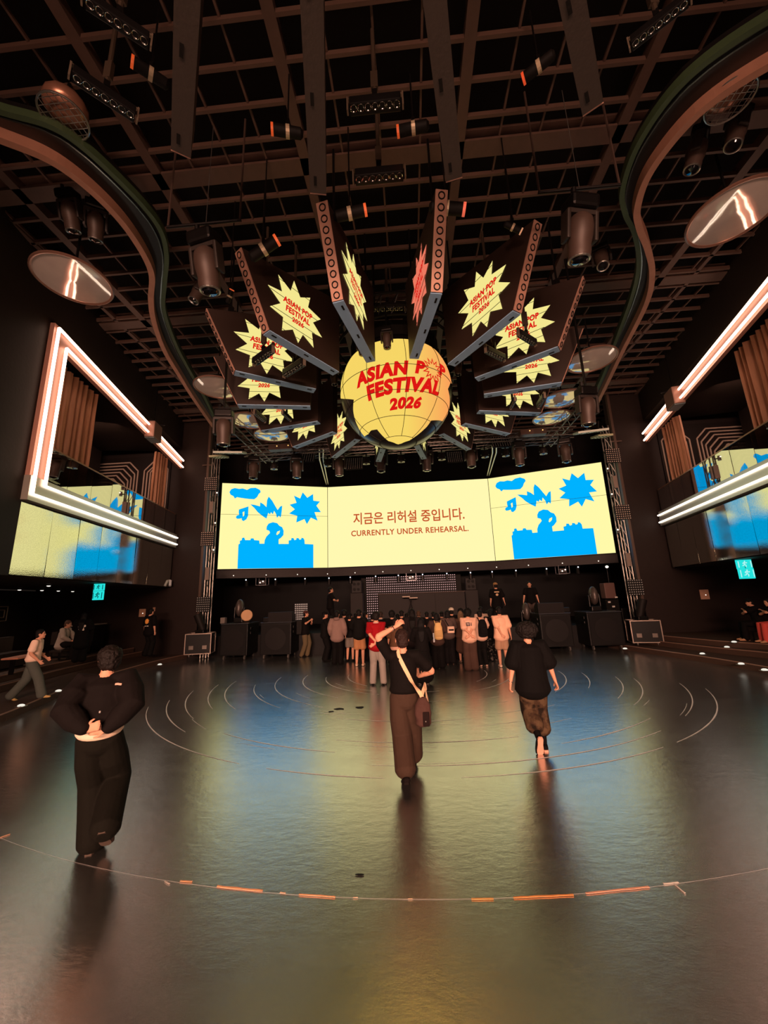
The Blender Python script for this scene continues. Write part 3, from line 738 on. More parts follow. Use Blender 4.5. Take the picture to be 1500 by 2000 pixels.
# ================================================================ CURVED CEILING TRACKS
def track(lab, inner, outer):
    ip, op = smooth_path([(x, y, 9.4) for x, y in inner], 7), smooth_path([(x, y, 9.4) for x, y in outer], 7)
    t = thing('curved_track', lab, 'ceiling track', op[0])
    n = min(len(ip), len(op)); sg = 1 if ip[0].x < 0 else -1
    mb = MB(); vs = []
    for j in range(60):
        p, q = ip[j * (len(ip) - 1) // 59], op[j * (len(op) - 1) // 59]
        vs += [p + V((0, 0, .10)), q + V((0, 0, .10)), q + V((0, 0, .30)), p + V((0, 0, .30))]
    fs = [(j * 4 + i, j * 4 + (i + 1) % 4, j * 4 + 4 + (i + 1) % 4, j * 4 + 4 + i) for j in range(59) for i in range(4)]
    mb.add(vs, fs + [(0, 1, 2, 3), tuple(range(59 * 4, 60 * 4))]); mb.build('channel', mat('track_black', (14, 12, 11), .4), t, world=True)
    mb = MB(); mb.sweep(op, [(-.06, -.10), (.06, -.10), (.06, .30), (-.06, .30)]); mb.build('outer_rail', mat('track_outer', (178, 128, 106), .45, .4, var=.15), t, world=True)  # warm neon light on the outer lip put into its colour
    mb = MB(); mb.sweep(ip, [(-.045, .02), (.045, .02), (.045, .16), (-.045, .16)]); mb.build('inner_rail', mat('track_inner', (66, 84, 58), .4, .3), t, world=True)
    mb = MB(); mb.sweep([p + (q - p) * .25 for p, q in ((ip[j * (len(ip) - 1) // 59], op[j * (len(op) - 1) // 59]) for j in range(60))], [(-.012, .04), (.012, .04), (.012, .12), (-.012, .12)]); mb.build('cable_groove', mat('track_chrome', (120, 126, 124), .2, .9), t, world=True)
    mb = MB()
    for j in range(4, len(op), 12): mb.cyl(op[j] + V((0, 0, .28)), op[j] + V((0, 0, .812)), .02, n=6)
    mb.build('hanger', M_metal, t, world=True)
track('S-curved ceiling track with a copper rim sweeping down the left side', [(-7.6, 3.5), (-6.5, 3.75), (-5.83, 4.05), (-5.16, 4.38), (-4.81, 5.14), (-4.66, 6.0), (-4.9, 6.67), (-5.45, 7.46), (-5.97, 8.25), (-6.49, 9.66), (-6.85, 11.1), (-7.21, 12.6), (-7.9, 15.1)],
      [(-7.9, 3.7), (-6.7, 4.0), (-6.1, 4.32), (-5.56, 4.72), (-5.28, 5.37), (-5.23, 6.1), (-5.42, 6.95), (-5.95, 7.72), (-6.36, 8.45), (-6.82, 9.6), (-7.15, 10.9), (-7.5, 12.4), (-8.0, 14.9)])
track('S-curved ceiling track with a copper rim sweeping down the right side', [(7.0, 3.5), (5.9, 3.8), (5.12, 4.06), (4.43, 4.61), (4.2, 5.4), (4.33, 6.2), (4.64, 6.71), (5.09, 7.21), (5.63, 8.05), (6.05, 9.15), (6.55, 11.0), (7.0, 12.6), (7.5, 14.8)],
      [(7.3, 3.8), (6.2, 4.2), (5.46, 4.48), (4.84, 5.0), (4.6, 5.8), (4.74, 6.5), (5.05, 6.98), (5.5, 7.5), (6.02, 8.24), (6.46, 9.28), (6.9, 11.3), (7.25, 12.8), (7.75, 15.0)])

# ================================================================ LIGHTING FIXTURES
def moving_head(name='moving_head_light'):
    """origin at the clamp; hangs down .95 m"""
    t = thing(name, 'proto', 'stage light')
    mb = MB(); mb.rbox((0, 0, -.17), (.40, .30, .18), .04); mb.box((0, .151, -.17), (.16, .006, .08)); mb.build('base', M_metal, t)
    mb = MB(); mb.box((0, 0, -.05), (.26, .06, .05)); mb.cyl((-.1, 0, -.03), (-.1, 0, .06), .035, n=8); mb.build('clamp', M_metal, t)
    mb = MB(); mb.box((0, 0, -.29), (.40, .16, .06))
    for x in (-.205, .205): mb.rbox((x, 0, -.46), (.055, .17, .40), .02)
    mb.build('yoke', mat('fixture_grey', (46, 38, 34), .5, .2), t)
    mb = MB(); mb.lathe([(.03, -.30), (.11, -.31), (.165, -.38), (.178, -.48), (.170, -.60), (.145, -.72), (.150, -.80), (.142, -.88), (.12, -.90)], n=20)
    h = mb.build('head', mat('fixture_head', (70, 54, 47), .5, .15), t, smooth=True)
    mb = MB(); mb.lathe([(.0, -.885), (.118, -.892), (.09, -.93), (.0, -.945)], n=18); mb.build('lens', M_glassy, h, smooth=True)
    mb = MB(); mb.ring((0, 0, -.895), .132, .016, n=20); mb.build('lens_rim', M_alu, h)
    return t
mh0 = moving_head(); mh_used = [False]
def mh(loc, label, scale=1., rz=0., tilt=0., group=None):
    o = mh0 if not mh_used[0] else copy_tree(mh0); mh_used[0] = True
    o.location = loc; o.rotation_euler = (R(tilt), 0, R(rz)); o.scale = (scale,) * 3
    tag(o, label, 'stage light', group); return o
FT = 14.6
row = []
for i, (px, py) in enumerate(((497, 890), (580, 882), (662, 882), (745, 888), (833, 882), (917, 870), (1012, 862), (1100, 856))):
    P = at_y(px, py, FT); row.append(P)
zt = sum(p.z for p in row) / 8 + .09
for i, P in enumerate(row):
    mh((P.x, FT, zt), '%s large moving light from the left hanging on the front truss over the screen' % ORD[i], 1.12, random.uniform(-20, 20), random.uniform(-8, 8), 'moving lights on the front truss')
def truss(lab, p0, p1, w_=.32):
    p0, p1 = V(p0), V(p1); L = (p1 - p0).length; d = (p1 - p0) / L; a = d.cross(V((0, 0, 1))).normalized(); u = V((0, 0, 1)) if abs(d.z) < .5 else V((0, 1, 0)); a = d.cross(u).normalized()
    t = thing('box_truss', lab, 'truss', p0)
    for x, z in ((-1, -1), (1, -1), (1, 1), (-1, 1)):
        mb = MB(); mb.cyl(p0 + a * (x * w_ / 2) + u * (z * w_ / 2), p1 + a * (x * w_ / 2) + u * (z * w_ / 2), .026, n=8); mb.build('chord', M_steel if False else mat('truss_metal', (120, 114, 108), .35, .8), t, world=True)
    mb = MB(); n = int(L / .5)
    for k in range(n):
        q, q2 = p0 + d * (L * k / n), p0 + d * (L * (k + 1) / n)
        for x in (-1, 1): mb.cyl(q + a * (x * w_ / 2) - u * (w_ / 2), q2 + a * (x * w_ / 2) + u * (w_ / 2), .013, n=5)
        mb.cyl(q - a * (w_ / 2) - u * (w_ / 2), q2 + a * (w_ / 2) - u * (w_ / 2), .013, n=5)
    mb.build('bracing', mat('truss_metal', (120, 114, 108), .35, .8), t, world=True)
    return t
truss('long box truss carrying the row of moving lights in front of the screen', (-6.6, FT, zt + .20), (6.6, FT, zt + .20))
truss('box truss behind the front lighting truss above the screen', (-6.9, 16.3, zt + .62), (6.9, 16.3, zt + .62))
truss('short box truss reaching back over the left of the stage', (-6.3, 12.4, zt + .64), (-6.3, 16.8, zt + .64))
truss('short box truss reaching back over the right of the stage', (6.3, 12.4, zt + .64), (6.3, 16.8, zt + .64))
for x in (-6.2, -2, 2, 6.2):
    for y, z0 in ((FT, zt + .40), (16.3, zt + .78)):
        mb = MB(); mb.cyl((x, y, z0), (x, y, 10.212), .014, n=6)
        tag(mb.build('truss_chain', M_metal, None, (x, y, z0), world=True), 'thin chain holding the %s truss, %s' % ('front' if y < 15 else 'rear', {-6.2: 'far left', -2: 'left of centre', 2: 'right of centre', 6.2: 'far right'}[x]), 'chain')
# small wash lights between
wash = thing('wash_light', 'proto', 'stage light')
mb = MB(); mb.lathe([(.07, 0), (.13, -.04), (.15, -.2), (.145, -.3), (.10, -.31)], n=16); mb.build('body', mat('wash_body', (58, 50, 46), .35, .5), wash, smooth=True)
mb = MB(); mb.lathe([(0, -.300), (.13, -.302), (.0, -.35)], n=16); mb.build('lens', mat('wash_lens', (130, 126, 118), .15, .6), wash, smooth=True)
mb = MB(); mb.ring((0, 0, -.305), .145, .012, n=18); mb.build('rim', M_alu, wash)
mb = MB(); mb.box((0, 0, .12), (.05, .05, .22)); mb.box((-.165, 0, -.06), (.02, .06, .28)); mb.box((.165, 0, -.06), (.02, .06, .28)); mb.box((0, 0, .07), (.35, .06, .02)); mb.build('yoke', M_metal, wash)
for i, (px, py) in enumerate(((536, 892), (640, 884), (715, 886), (783, 884), (862, 880), (945, 866), (985, 862), (1057, 850))):
    P = at_y(px, py, 16.3); o = wash if i == 0 else copy_tree(wash); o.location = (P.x, 16.3, zt + .28); tag(o, '%s small wash light from the left on the rear truss above the screen' % ORD[i], 'stage light', 'wash lights on the rear truss')
# flat blinders on the trusses
def plate(loc, w_, h, m, lab, tilt=0, rz=0, name='flat_light_panel', cat='stage light'):
    t = thing(name, lab, cat, loc, (R(tilt), 0, R(rz)))
    mb = MB(); mb.rbox((0, 0, 0), (w_, h, .07), .01); mb.build('panel', m, t)
    mb = MB()
    for i in range(4):
        for j in range(3): mb.cyl((-w_ * .36 + w_ * .24 * i, -h * .3 + h * .3 * j, -.05), (-w_ * .36 + w_ * .24 * i, -h * .3 + h * .3 * j, -.036), .022, n=8)
    mb.build('cell_grid', M_metal, t)
    mb = MB(); mb.cyl((-.1, 0, .03), (-.1, 0, .55), .02, n=6); mb.box((-.1, 0, .06), (.2, .08, .06)); mb.build('hanger', M_metal, t)
    return t
M_plate = mat('pale_plate', (196, 204, 190), .5, .1)
plate(at_y(450, 884, 13.0), 1.0, .75, M_plate, 'pale flat light panel hanging left of the stage above the screen', 18, 10)
plate(at_y(1153, 843, 13.0), .95, .75, M_plate, 'pale flat light panel hanging right of the stage above the screen', 18, -10)
plate(at_y(428, 892, 13.4), .5, .6, mat('cream_plate', (176, 176, 140), .5, .1), 'small cream light panel beside the left flat panel', 14, 0)
plate(at_y(1175, 852, 13.4), .5, .6, mat('cream_plate', (176, 176, 140), .5, .1), 'small cream light panel beside the right flat panel', 14, 0)
for (px, py, c, lab) in ((538, 893, (74, 56, 48), 'small lit control box on the front truss at left'), (560, 888, (96, 70, 60), 'brown junction box on the front truss at left'), (1030, 868, (96, 70, 60), 'brown junction box on the front truss at right'), (1055, 866, (74, 56, 48), 'small lit control box on the front truss at right')):
    P = at_y(px, py, 14.25)
    t = thing('control_box', lab, 'box', (P.x, 14.25, zt + .12)); mb = MB(); mb.rbox((0, 0, 0), (.5, .3, .22), .02); mb.build('case', mat('ctrl%d' % c[0], c, .5, .2), t)
    mb = MB(); mb.ell((.1, -.16, .02), .02); mb.build('indicator_light', glow('amber', (255, 190, 110), 2), t)
    mb = MB(); mb.box((0, .22, .12), (.06, .3, .05)); mb.build('bracket', M_metal, t)
def mesh_panel(loc, w_, h, lab, rx=0, rz=0, dots=(8, 8), dr=.018, dm=None, parent_name='pixel_panel', bracket=True):
    t = thing(parent_name, lab, 'LED panel', loc, (R(rx), 0, R(rz)))
    mb = MB(); mb.rbox((0, .03, 0), (w_, .06, h), .01); mb.build('panel', M_black, t)
    mb = MB()
    for i in range(dots[0]):
        for j in range(dots[1]): mb.box((-w_ * .44 + w_ * .88 * i / (dots[0] - 1), -.004, -h * .44 + h * .88 * j / (dots[1] - 1)), (dr * 2, .008, dr * 2))
    mb.build('pixel_dots', dm or mat('pixel_dot', (196, 168, 150), .4, emit=.10), t)
    if bracket:
        mb = MB(); mb.box((0, .12, 0), (.12, .14, .12)); mb.build('bracket', M_metal, t)
    return t
mesh_panel(at_y(597, 892, 14.9), .75, .62, 'dark dotted panel tilted on the front truss left of centre', -30, 0, dr=.010)
mesh_panel(at_y(692, 905, 14.9), .7, .6, 'dark dotted panel tilted on the front truss behind the third light', -25, 0, dr=.010)
mesh_panel(at_y(978, 862, 14.9), .75, .62, 'dark dotted panel tilted on the front truss right of centre', -30, 0, dr=.010)
mesh_panel(at_y(888, 892, 14.9), .6, .55, 'dark dotted panel tilted on the front truss right of the globe', -25, 0, dr=.010)
# the two pairs of slanted rods that run down to the screen joints
for s, a, b in ((-1, (622, 880), (643, 946)), (1, (970, 868), (952, 932))):
    p0 = at_y(a[0], a[1], 14.9); p1 = V((s * 3.72 * KS, YC - .15, ZT + .12))
    t = thing('slanted_rods', 'pair of pale slanted rods running down to the %s screen joint' % SN[s], 'rods', p1)
    for dx in (-.06, .10):
        mb = MB(); q = p0 + (p1 - p0) * .25 + V((0, 0, .05)); mb.tube([p0 + V((dx - s * .1, 0, .1)), q + V((dx, 0, 0)), p1 + V((dx * .6, 0, 0))], .028, 6); mb.build('rod', M_alu, t, world=True)
# big moving lights on trapezes near the camera, mid pair, ring lights, lights over the discs
for px, py, lab, s in ((397, 446, 'near left', -1), (1133, 378, 'near right', 1)):
    P = at_d(px, py, 8.3); o = mh(P, 'large moving light on a pipe trapeze, %s under the ceiling grid' % lab, 1.12, s * 12, 14 * 1)
    t = thing('pipe_trapeze', 'thin pipe trapeze holding the %s moving light' % lab, 'trapeze', P + V((0, 0, .07)))
    mb = MB(); mb.cyl((-.62, 0, .02), (.62, 0, .02), .024, n=8); mb.build('bar', M_metal, t)
    for x in (-.6, .6):
        mb = MB(); mb.cyl((x, 0, .02), (x, 0, 10.212 - P.z - .07), .018, n=6); mb.build('drop_pipe', mat('drop_pipe', (70, 54, 47), .5, .3), t)
    mb = MB(); mb.cyl((0.02, .03, .02), (.02, .03, 10.212 - P.z - .07), .006, n=5); mb.build('safety_wire', M_alu, t)
for px, py, lab in ((438, 795, 'left of the blades under the curved track'), (1143, 752, 'right of the blades under the curved track')):
    P = at_d(px, py, 10.6); mh(P, 'moving light hanging %s' % lab, 1.05, 10, 6)
    mb = MB(); mb.cyl(P, (P.x, P.y, 10.212), .03, n=8); tag(mb.build('drop_pipe', M_metal, None, P, world=True), 'drop pipe above the moving light %s' % lab, 'pipe')
for i, (a, z) in enumerate(((-24, 8.6), (-4, 8.62), (20, 8.6), (-70, 8.5), (-98, 8.5), (68, 8.5), (96, 8.5))):
    P = V((GC.x + 1.80 * math.sin(R(a)), GC.y - 1.80 * math.cos(R(a)), z + .14 - (.48 if i < 3 else 0)))
    if i < 3:
        mb = MB(); mb.cyl(P, P + V((0, 0, .62)), .022, n=8); tag(mb.build('drop_pipe', M_metal, None, P, world=True), 'short drop pipe from the ring truss in front of the globe, %s' % ('left', 'centre', 'right')[i], 'pipe')
    mh(P, 'black moving light hung on the ring truss, %s' % ('left front of the globe', 'front of the globe', 'right front of the globe', 'left side of the globe', 'rear left of the globe', 'right side of the globe', 'rear right of the globe')[i], .62, a, 4, 'moving lights round the globe')
for i, (px, py, d_) in enumerate(((112, 470, 10.9), (180, 452, 11.1), (1400, 352, 10.6), (1480, 330, 10.7), (398, 640, 11.5), (1192, 600, 11.5))):
    P = at_d(px, py, d_); P.z = 10.155
    mh(P, 'black moving light close to the ceiling grid, %s' % ('left one above the near left mirror disc', 'right one above the near left mirror disc', 'left one above the near right mirror disc', 'right one above the near right mirror disc', 'beside the left curved track', 'beside the right curved track')[i], .9, 30 * i, 20, None)
# mirror discs
disc0 = None
for i, (px, py, lab) in enumerate(((143, 547, 'nearest on the left'), (1430, 418, 'nearest on the right'), (425, 757, 'behind the left blades'), (1155, 703, 'beside the right curved track'), (487, 822, 'small sliver left of the blades'), (530, 850, 'under the rear left blades'), (1098, 780, 'behind the right moving light'), (1077, 816, 'lowest on the right'))):
    P = at_z(px, py, 8.6)
    if disc0 is None:
        t = disc0 = thing('mirror_disc', '', 'mirror disc')
        mb = MB(); mb.lathe([(0, -.035), (.3, -.03), (.58, -.008), (.62, 0), (.6, .03), (0, .05)], n=48); mb.build('disc', M_mirror, t, smooth=True)
        mb = MB(); mb.ring((0, 0, .0), .635, .028, n=48); mb.build('rim', mat('disc_rim', (150, 112, 96), .35, .6), t, smooth=True)
        mb = MB(); mb.cyl((0, 0, .04), (0, 0, 1.36), .022, n=8); mb.box((0, 0, .08), (.2, .1, .08)); mb.build('stem', M_metal, t)
    else: t = copy_tree(disc0)
    t.location = P; tag(t, 'round mirrored disc under the ceiling, %s' % lab, 'mirror disc', 'mirror discs'); t.scale = (1.05, 1.05, 1)
for px, py, lab in ((135, 172, 'left'), (1422, 180, 'right')):
    P = at_d(px, py, 10.4); P.z = min(P.z, 9.7)
    t = thing('caged_lamp', 'round lamp behind a wire mesh in the upper %s ceiling' % lab, 'lamp', P)
    mb = MB(); mb.ell((0, 0, .05), .30, .30, .2); mb.build('reflector', mat('lamp_reflector', (170, 120, 98), .3, .6), t, smooth=True)
    mb = MB()
    for k in range(-3, 4):
        q = k * .085; w_ = math.sqrt(.32 ** 2 - q * q)
        mb.beam((q - .0, -w_, -.17), (q, w_, -.17), .008, .008); mb.beam((-w_, q, -.17), (w_, q, -.17), .008, .008)
    mb.ring((0, 0, -.17), .32, .016, n=24); mb.build('wire_mesh', M_alu, t)
    mb = MB(); mb.cyl((0, 0, .2), (0, 0, 10.212 - P.z), .03, n=8); mb.build('stem', M_metal, t)
# lens bars
bar0 = thing('lens_bar', '', 'stage light')
mb = MB(); mb.rbox((0, 0, .1), (1., .22, .2), .02); mb.build('housing', mat('bar_black', (18, 16, 16), .4, .3), bar0)
mb = MB(); mb.box((-.54, 0, .12), (.03, .10, .34)); mb.box((.54, 0, .12), (.03, .10, .34)); mb.box((0, .02, .30), (1.1, .06, .03)); mb.build('bracket', mat('bar_bracket', (140, 122, 104), .4, .6), bar0)
for k in range(7):
    mb = MB(); mb.lathe([(.066, -.015), (.058, -.012), (.03, .03), (0, .035)], (-.42 + .14 * k, -.03, 0), n=14, cap=False); mb.ring((-.42 + .14 * k, -.03, -.012), .063, .007, n=14); mb.build('lens', M_lens, bar0, smooth=True)
mb = MB(); mb.box((0, 0, .36), (.1, .1, .14)); mb.build('clamp', M_metal, bar0)
for i, (a, b, z, lab) in enumerate((((683, 216), (783, 205), 8.7, 'nearest on the centre line'), ((694, 354), (788, 345), 8.7, 'second on the centre line'), ((726, 607), (788, 604), 9.0, 'over the globe'), ((730, 640), (784, 638), 8.85, 'lowest over the globe'),
        ((165, 5), (290, 88), 8.7, 'top left corner'), ((140, 150), (263, 232), 8.7, 'left above the curved track'), ((1234, 92), (1345, 5), 8.7, 'top right corner'),
        ((497, 712), (532, 687), 6.95, 'left of a pair on the left blades'), ((556, 735), (593, 712), 6.95, 'right of a pair on the left blades'), ((1014, 655), (1045, 674), 7.1, 'right of a pair on the right blades'), ((950, 687), (984, 704), 7.0, 'left of a pair on the right blades'),
        ((497, 808), (517, 824), 6.95, 'left under the rear left blades'), ((552, 808), (567, 822), 6.95, 'right under the rear left blades'), ((998, 798), (1006, 782), 6.95, 'left under the rear right blades'), ((1052, 796), (1064, 776), 6.95, 'right under the rear right blades'))):
    p, q = at_z(a[0], a[1], z), at_z(b[0], b[1], z); d = q - p
    o = bar0 if i == 0 else copy_tree(bar0)
    o.location = (p + q) / 2; o.rotation_euler = (0, 0, math.atan2(d.y, d.x)); o.scale = (d.length,) * 3
    tag(o, 'black light bar with seven round lenses, %s' % lab, 'stage light', 'seven-lens light bars')
    if z > 6:
        c = (p + q) / 2; mb = MB(); mb.cyl((c.x, c.y, z + .4 * d.length), (c.x, c.y, 10.212), .03, n=8); mb.box((c.x, c.y, z + .5), (.10, .06, .3))
        tag(mb.build('drop_pipe', mat('drop_pipe2', (84, 70, 58), .4, .5), None, (c.x, c.y, z + .4 * d.length), world=True), 'drop pipe above the seven-lens light bar, %s' % lab, 'pipe')
# par cans with orange gels
for i, (a, b, d_, lab, gel) in enumerate((((488, 505), (541, 469), 8.6, 'over the left blades', (230, 100, 52)), ((444, 592), (453, 566), 9.2, 'left of the left blades', (230, 100, 52)), ((652, 424), (714, 410), 8.2, 'at the outer end of the front left blade', (230, 96, 52)), ((838, 404), (907, 409), 8.2, 'at the outer end of the front right blade', (240, 110, 84)),
        ((330, 168), (258, 120), 8.4, 'upper left near the light bars', (214, 84, 36)), ((592, 262), (531, 252), 8.4, 'left of the centre line', (214, 84, 36)), ((838, 244), (777, 257), 8.4, 'right of the centre line', (214, 84, 36)), ((1084, 104), (1022, 154), 8.4, 'upper right', (226, 80, 40)), ((985, 436), (1018, 452), 8.6, 'over the right blades', (206, 150, 112)))):
    p, q = at_d(a[0], a[1], d_), at_d(b[0], b[1], d_); d = (q - p); L = d.length; d.normalize()
    t = thing('par_can', 'black par can with an orange gel, %s' % lab, 'stage light', p, group='orange par cans')
    r = L * .17
    mb = MB(); mb.lathe([(r * .5, 0), (r * .95, L * .08), (r, L * .5), (r, L * .95)], (0, 0, 0), d, 16); mb.build('body', M_black, t, smooth=True)
    mb = MB(); mb.lathe([(r * 1.06, L * .44), (r * 1.12, L * .44), (r * 1.12, L * .56), (r * 1.06, L * .56)], (0, 0, 0), d, 16); mb.build('clamp_band', mat('band', (206, 184, 152), .4, .2), t)
    mb = MB(); mb.lathe([(0, L * .955), (r * 1.02, L * .955), (r * 1.02, L * 1.03), (0, L * 1.03)], (0, 0, 0), d, 16); mb.build('gel', mat('gel%d' % gel[2], gel, .35, emit=.55), t)
    c = d * (L * .5); mb = MB(); mb.box(c + V((0, 0, r + .06)), (.05, .05, .12)); mb.cyl(c + V((0, 0, r + .1)), c + V((0, 0, 10.212 - (p + c).z)), .013, n=6); mb.build('hanger', M_metal, t)

# ================================================================ STAGE AND FLOOR EQUIPMENT
def pr(px): return (px - 807) / 770
M_sub = mat('subwoofer_black', (11, 9, 9), .5, bump=.2, bscale=70)
M_subtop = mat('case_top', (58, 60, 66), .25, .2)
for i, (x0, x1, lab) in enumerate(((-7.31, -6.25, 'far left'), (-5.76, -4.58, 'left, next to the crowd'), (4.55, 5.65, 'right, next to the crowd'), (6.21, 7.42, 'far right'))):
    cx, w_ = (x0 + x1) / 2, x1 - x0; y0 = 14.95
    t = thing('speaker_cabinet', 'large black speaker cabinet on casters in front of the stage, %s' % lab, 'speaker', (cx, y0 + .55, 0), group='speaker cabinets before the stage')
    mb = MB(); mb.rbox((0, 0, .73), (w_, 1.1, 1.14), .03); mb.build('body', M_sub, t)
    mb = MB(); mb.rbox((0, 0, 1.315), (w_ + .02, 1.12, .03), .01); mb.build('top', M_subtop, t)
    mb = MB(); mb.box((0, -.555, .73), (w_ - .12, .02, 1.0)); mb.build('grille', mat('sub_grille', (14, 11, 11), .6, bump=.4, bscale=220), t)
    mb = MB(); mb.cyl((0, -.57, .73), (0, -.562, .73), .40, .40, 28); mb.build('speaker_cone', mat('sub_cone', (19, 15, 15), .55), t)
    sd_ = -1 if cx > 0 else 1
    for z in (.95, 1.12):
        mb = MB(); mb.rbox((sd_ * (w_ / 2 + .005), -.2, z), (.02, .22, .09), .01); mb.build('handle', M_metal, t)
    for sx in (-1, 1):
        for sy in (-1, 1):
            mb = MB(); c = V((sx * (w_ / 2 - .13), sy * .42, .07)); mb.cyl(c - V((.025, 0, 0)), c + V((.025, 0, 0)), .068, n=14); mb.box(c + V((0, .02, .07)), (.07, .1, .04)); mb.build('caster', mat('caster', (110, 104, 98), .35, .6), t)
def onbox(px, py, y, z=1.33): P = at_y(px, py, y); return V((P.x, y, z))
def rb(name, lab, cat, loc, dim, m, rx=0, rz=0, bev=.02):
    mb = MB(); mb.rbox((0, 0, dim[2] / 2), dim, bev); o = mb.build(name, m, None, loc); o.rotation_euler = (R(rx), 0, R(rz)); return tag(o, lab, cat)
for px, lab, w_ in ((551, 'left cabinet next to the crowd', .92), (1073, 'right cabinet next to the crowd', .92)):
    p = onbox(px, 1200, 15.3); t = thing('floor_monitor', 'black floor monitor speaker lying on the %s' % lab, 'speaker', p)
    mb = MB(); mb.prism([(-.25, 0), (.25, 0), (.25, .22), (.02, .36), (-.25, .36)], (-w_ / 2, 0, 0), (0, 1, 0), (0, 0, 1), w_); mb.build('body', mat('monitor', (20, 16, 16), .55), t)
    mb = MB(); mb.box((0, -.255, .18), (w_ - .06, .01, .30)); mb.build('grille', mat('monitor_grille', (26, 21, 21), .6, bump=.4, bscale=200), t)
p = at_y(588, 1203, 15.75); mesh_panel((p.x, 15.75, 1.33 + .33), .52, .64, 'square pixel light panel standing behind the left cabinets', 0, 0, (7, 8), .022, glow('pixel_warm', (206, 168, 150), .8), bracket=False)
rb('panel_stand', 'low black stand under the square pixel light panel', 'stand', (p.x, 15.8, .8), (.4, .3, .53), M_black)
def fan_head(px, py, y, lab, tint=(74, 64, 60)):
    P = at_y(px, py, y); t = thing('floor_beam_light', lab, 'stage light', (P.x, y, .8 if y > 16 else 1.33))
    b = t.location.z
    mb = MB(); mb.rbox((0, 0, .09), (.36, .3, .18), .03); mb.build('base', M_metal, t)
    for x in (-.19, .19):
        mb = MB(); mb.rbox((x, 0, .36), (.05, .14, .42), .02); mb.build('yoke_arm', M_metal, t)
    mb = MB(); mb.ell((0, 0, .56), .16, .22, .34); mb.build('head', mat('floor_head', tint, .4, .3), t, smooth=True)
    mb = MB(); mb.ring((0, -.1, .56), .15, .012, (0, 1, 0), n=18); mb.build('rim', M_alu, t)
fan_head(468, 1200, 15.6, 'dark upright stage light on the far left cabinet')
fan_head(594, 1190, 16.4, 'dark upright stage light on the stage left of the crowd')
fan_head(1026, 1182, 16.4, 'dark upright stage light on the stage right of the crowd')
fan_head(1161, 1178, 15.6, 'dark upright stage light on the far right cabinet')
p = onbox(482, 1203, 15.4); t = thing('round_drum', 'round beige disc lamp standing on the far left cabinet', 'lamp', p)
mb = MB(); mb.lathe([(0, -.06), (.20, -.05), (.22, 0), (.20, .03), (0, .05)], (0, 0, .27), (.3, -1, .1), 24); mb.build('face', mat('beige_disc', (196, 152, 112), .5), t, smooth=True)
mb = MB(); mb.box((0, .03, .03), (.3, .2, .06)); mb.cyl((0, .04, .03), (0, .03, .2), .02); mb.build('foot', M_metal, t)
rb('cable_coil_box', 'small grey gear box on the far left cabinet edge', 'box', onbox(437, 1205, 15.3), (.18, .2, .22), mat('gear_grey', (110, 100, 94), .5))
rb('gear_box', 'small black gear box on the left cabinet beside the monitor', 'box', onbox(522, 1212, 15.2), (.26, .24, .17), M_metal)
rb('gear_box', 'small black gear box on the right cabinet beside the monitor', 'box', onbox(1103, 1192, 15.4), (.3, .24, .17), M_metal)
# equipment rack at the right of the stage
P = at_y(1188, 1160, 17.0); t = thing('equipment_rack', 'brown equipment rack with a lit lamp on the right of the stage', 'rack', (P.x, 17.0, .8))
mb = MB(); mb.rbox((0, 0, 1.25), (.42, .4, .62), .03); mb.build('case', mat('rack_brown', (96, 70, 64), .5), t)
mb = MB(); mb.box((0, 0, .45), (.5, .45, .9)); mb.build('lower_case', M_metal, t)
mb = MB(); mb.cyl((.1, 0, 1.55), (.1, 0, 2.2), .015); mb.build('pole', M_metal, t)
mb = MB(); mb.ell((.1, -.03, 2.22), .06, .06, .05); mb.build('lamp', glow('rack_lamp', (255, 246, 226), 2.5), t)
for k, (x, z) in enumerate(((.18, .98), (.02, .62), (-.12, .8))):
    mb = MB(); mb.box((x, -.235, z), (.10, .02, .06)); mb.build('label_plate', mat('rack_plate', (206, 198, 190), .5), t)
rb('equipment_case', 'dark equipment case beside the rack on the right of the stage', 'case', (P.x + .55, 17.0, .8), (.5, .5, .55), M_metal)
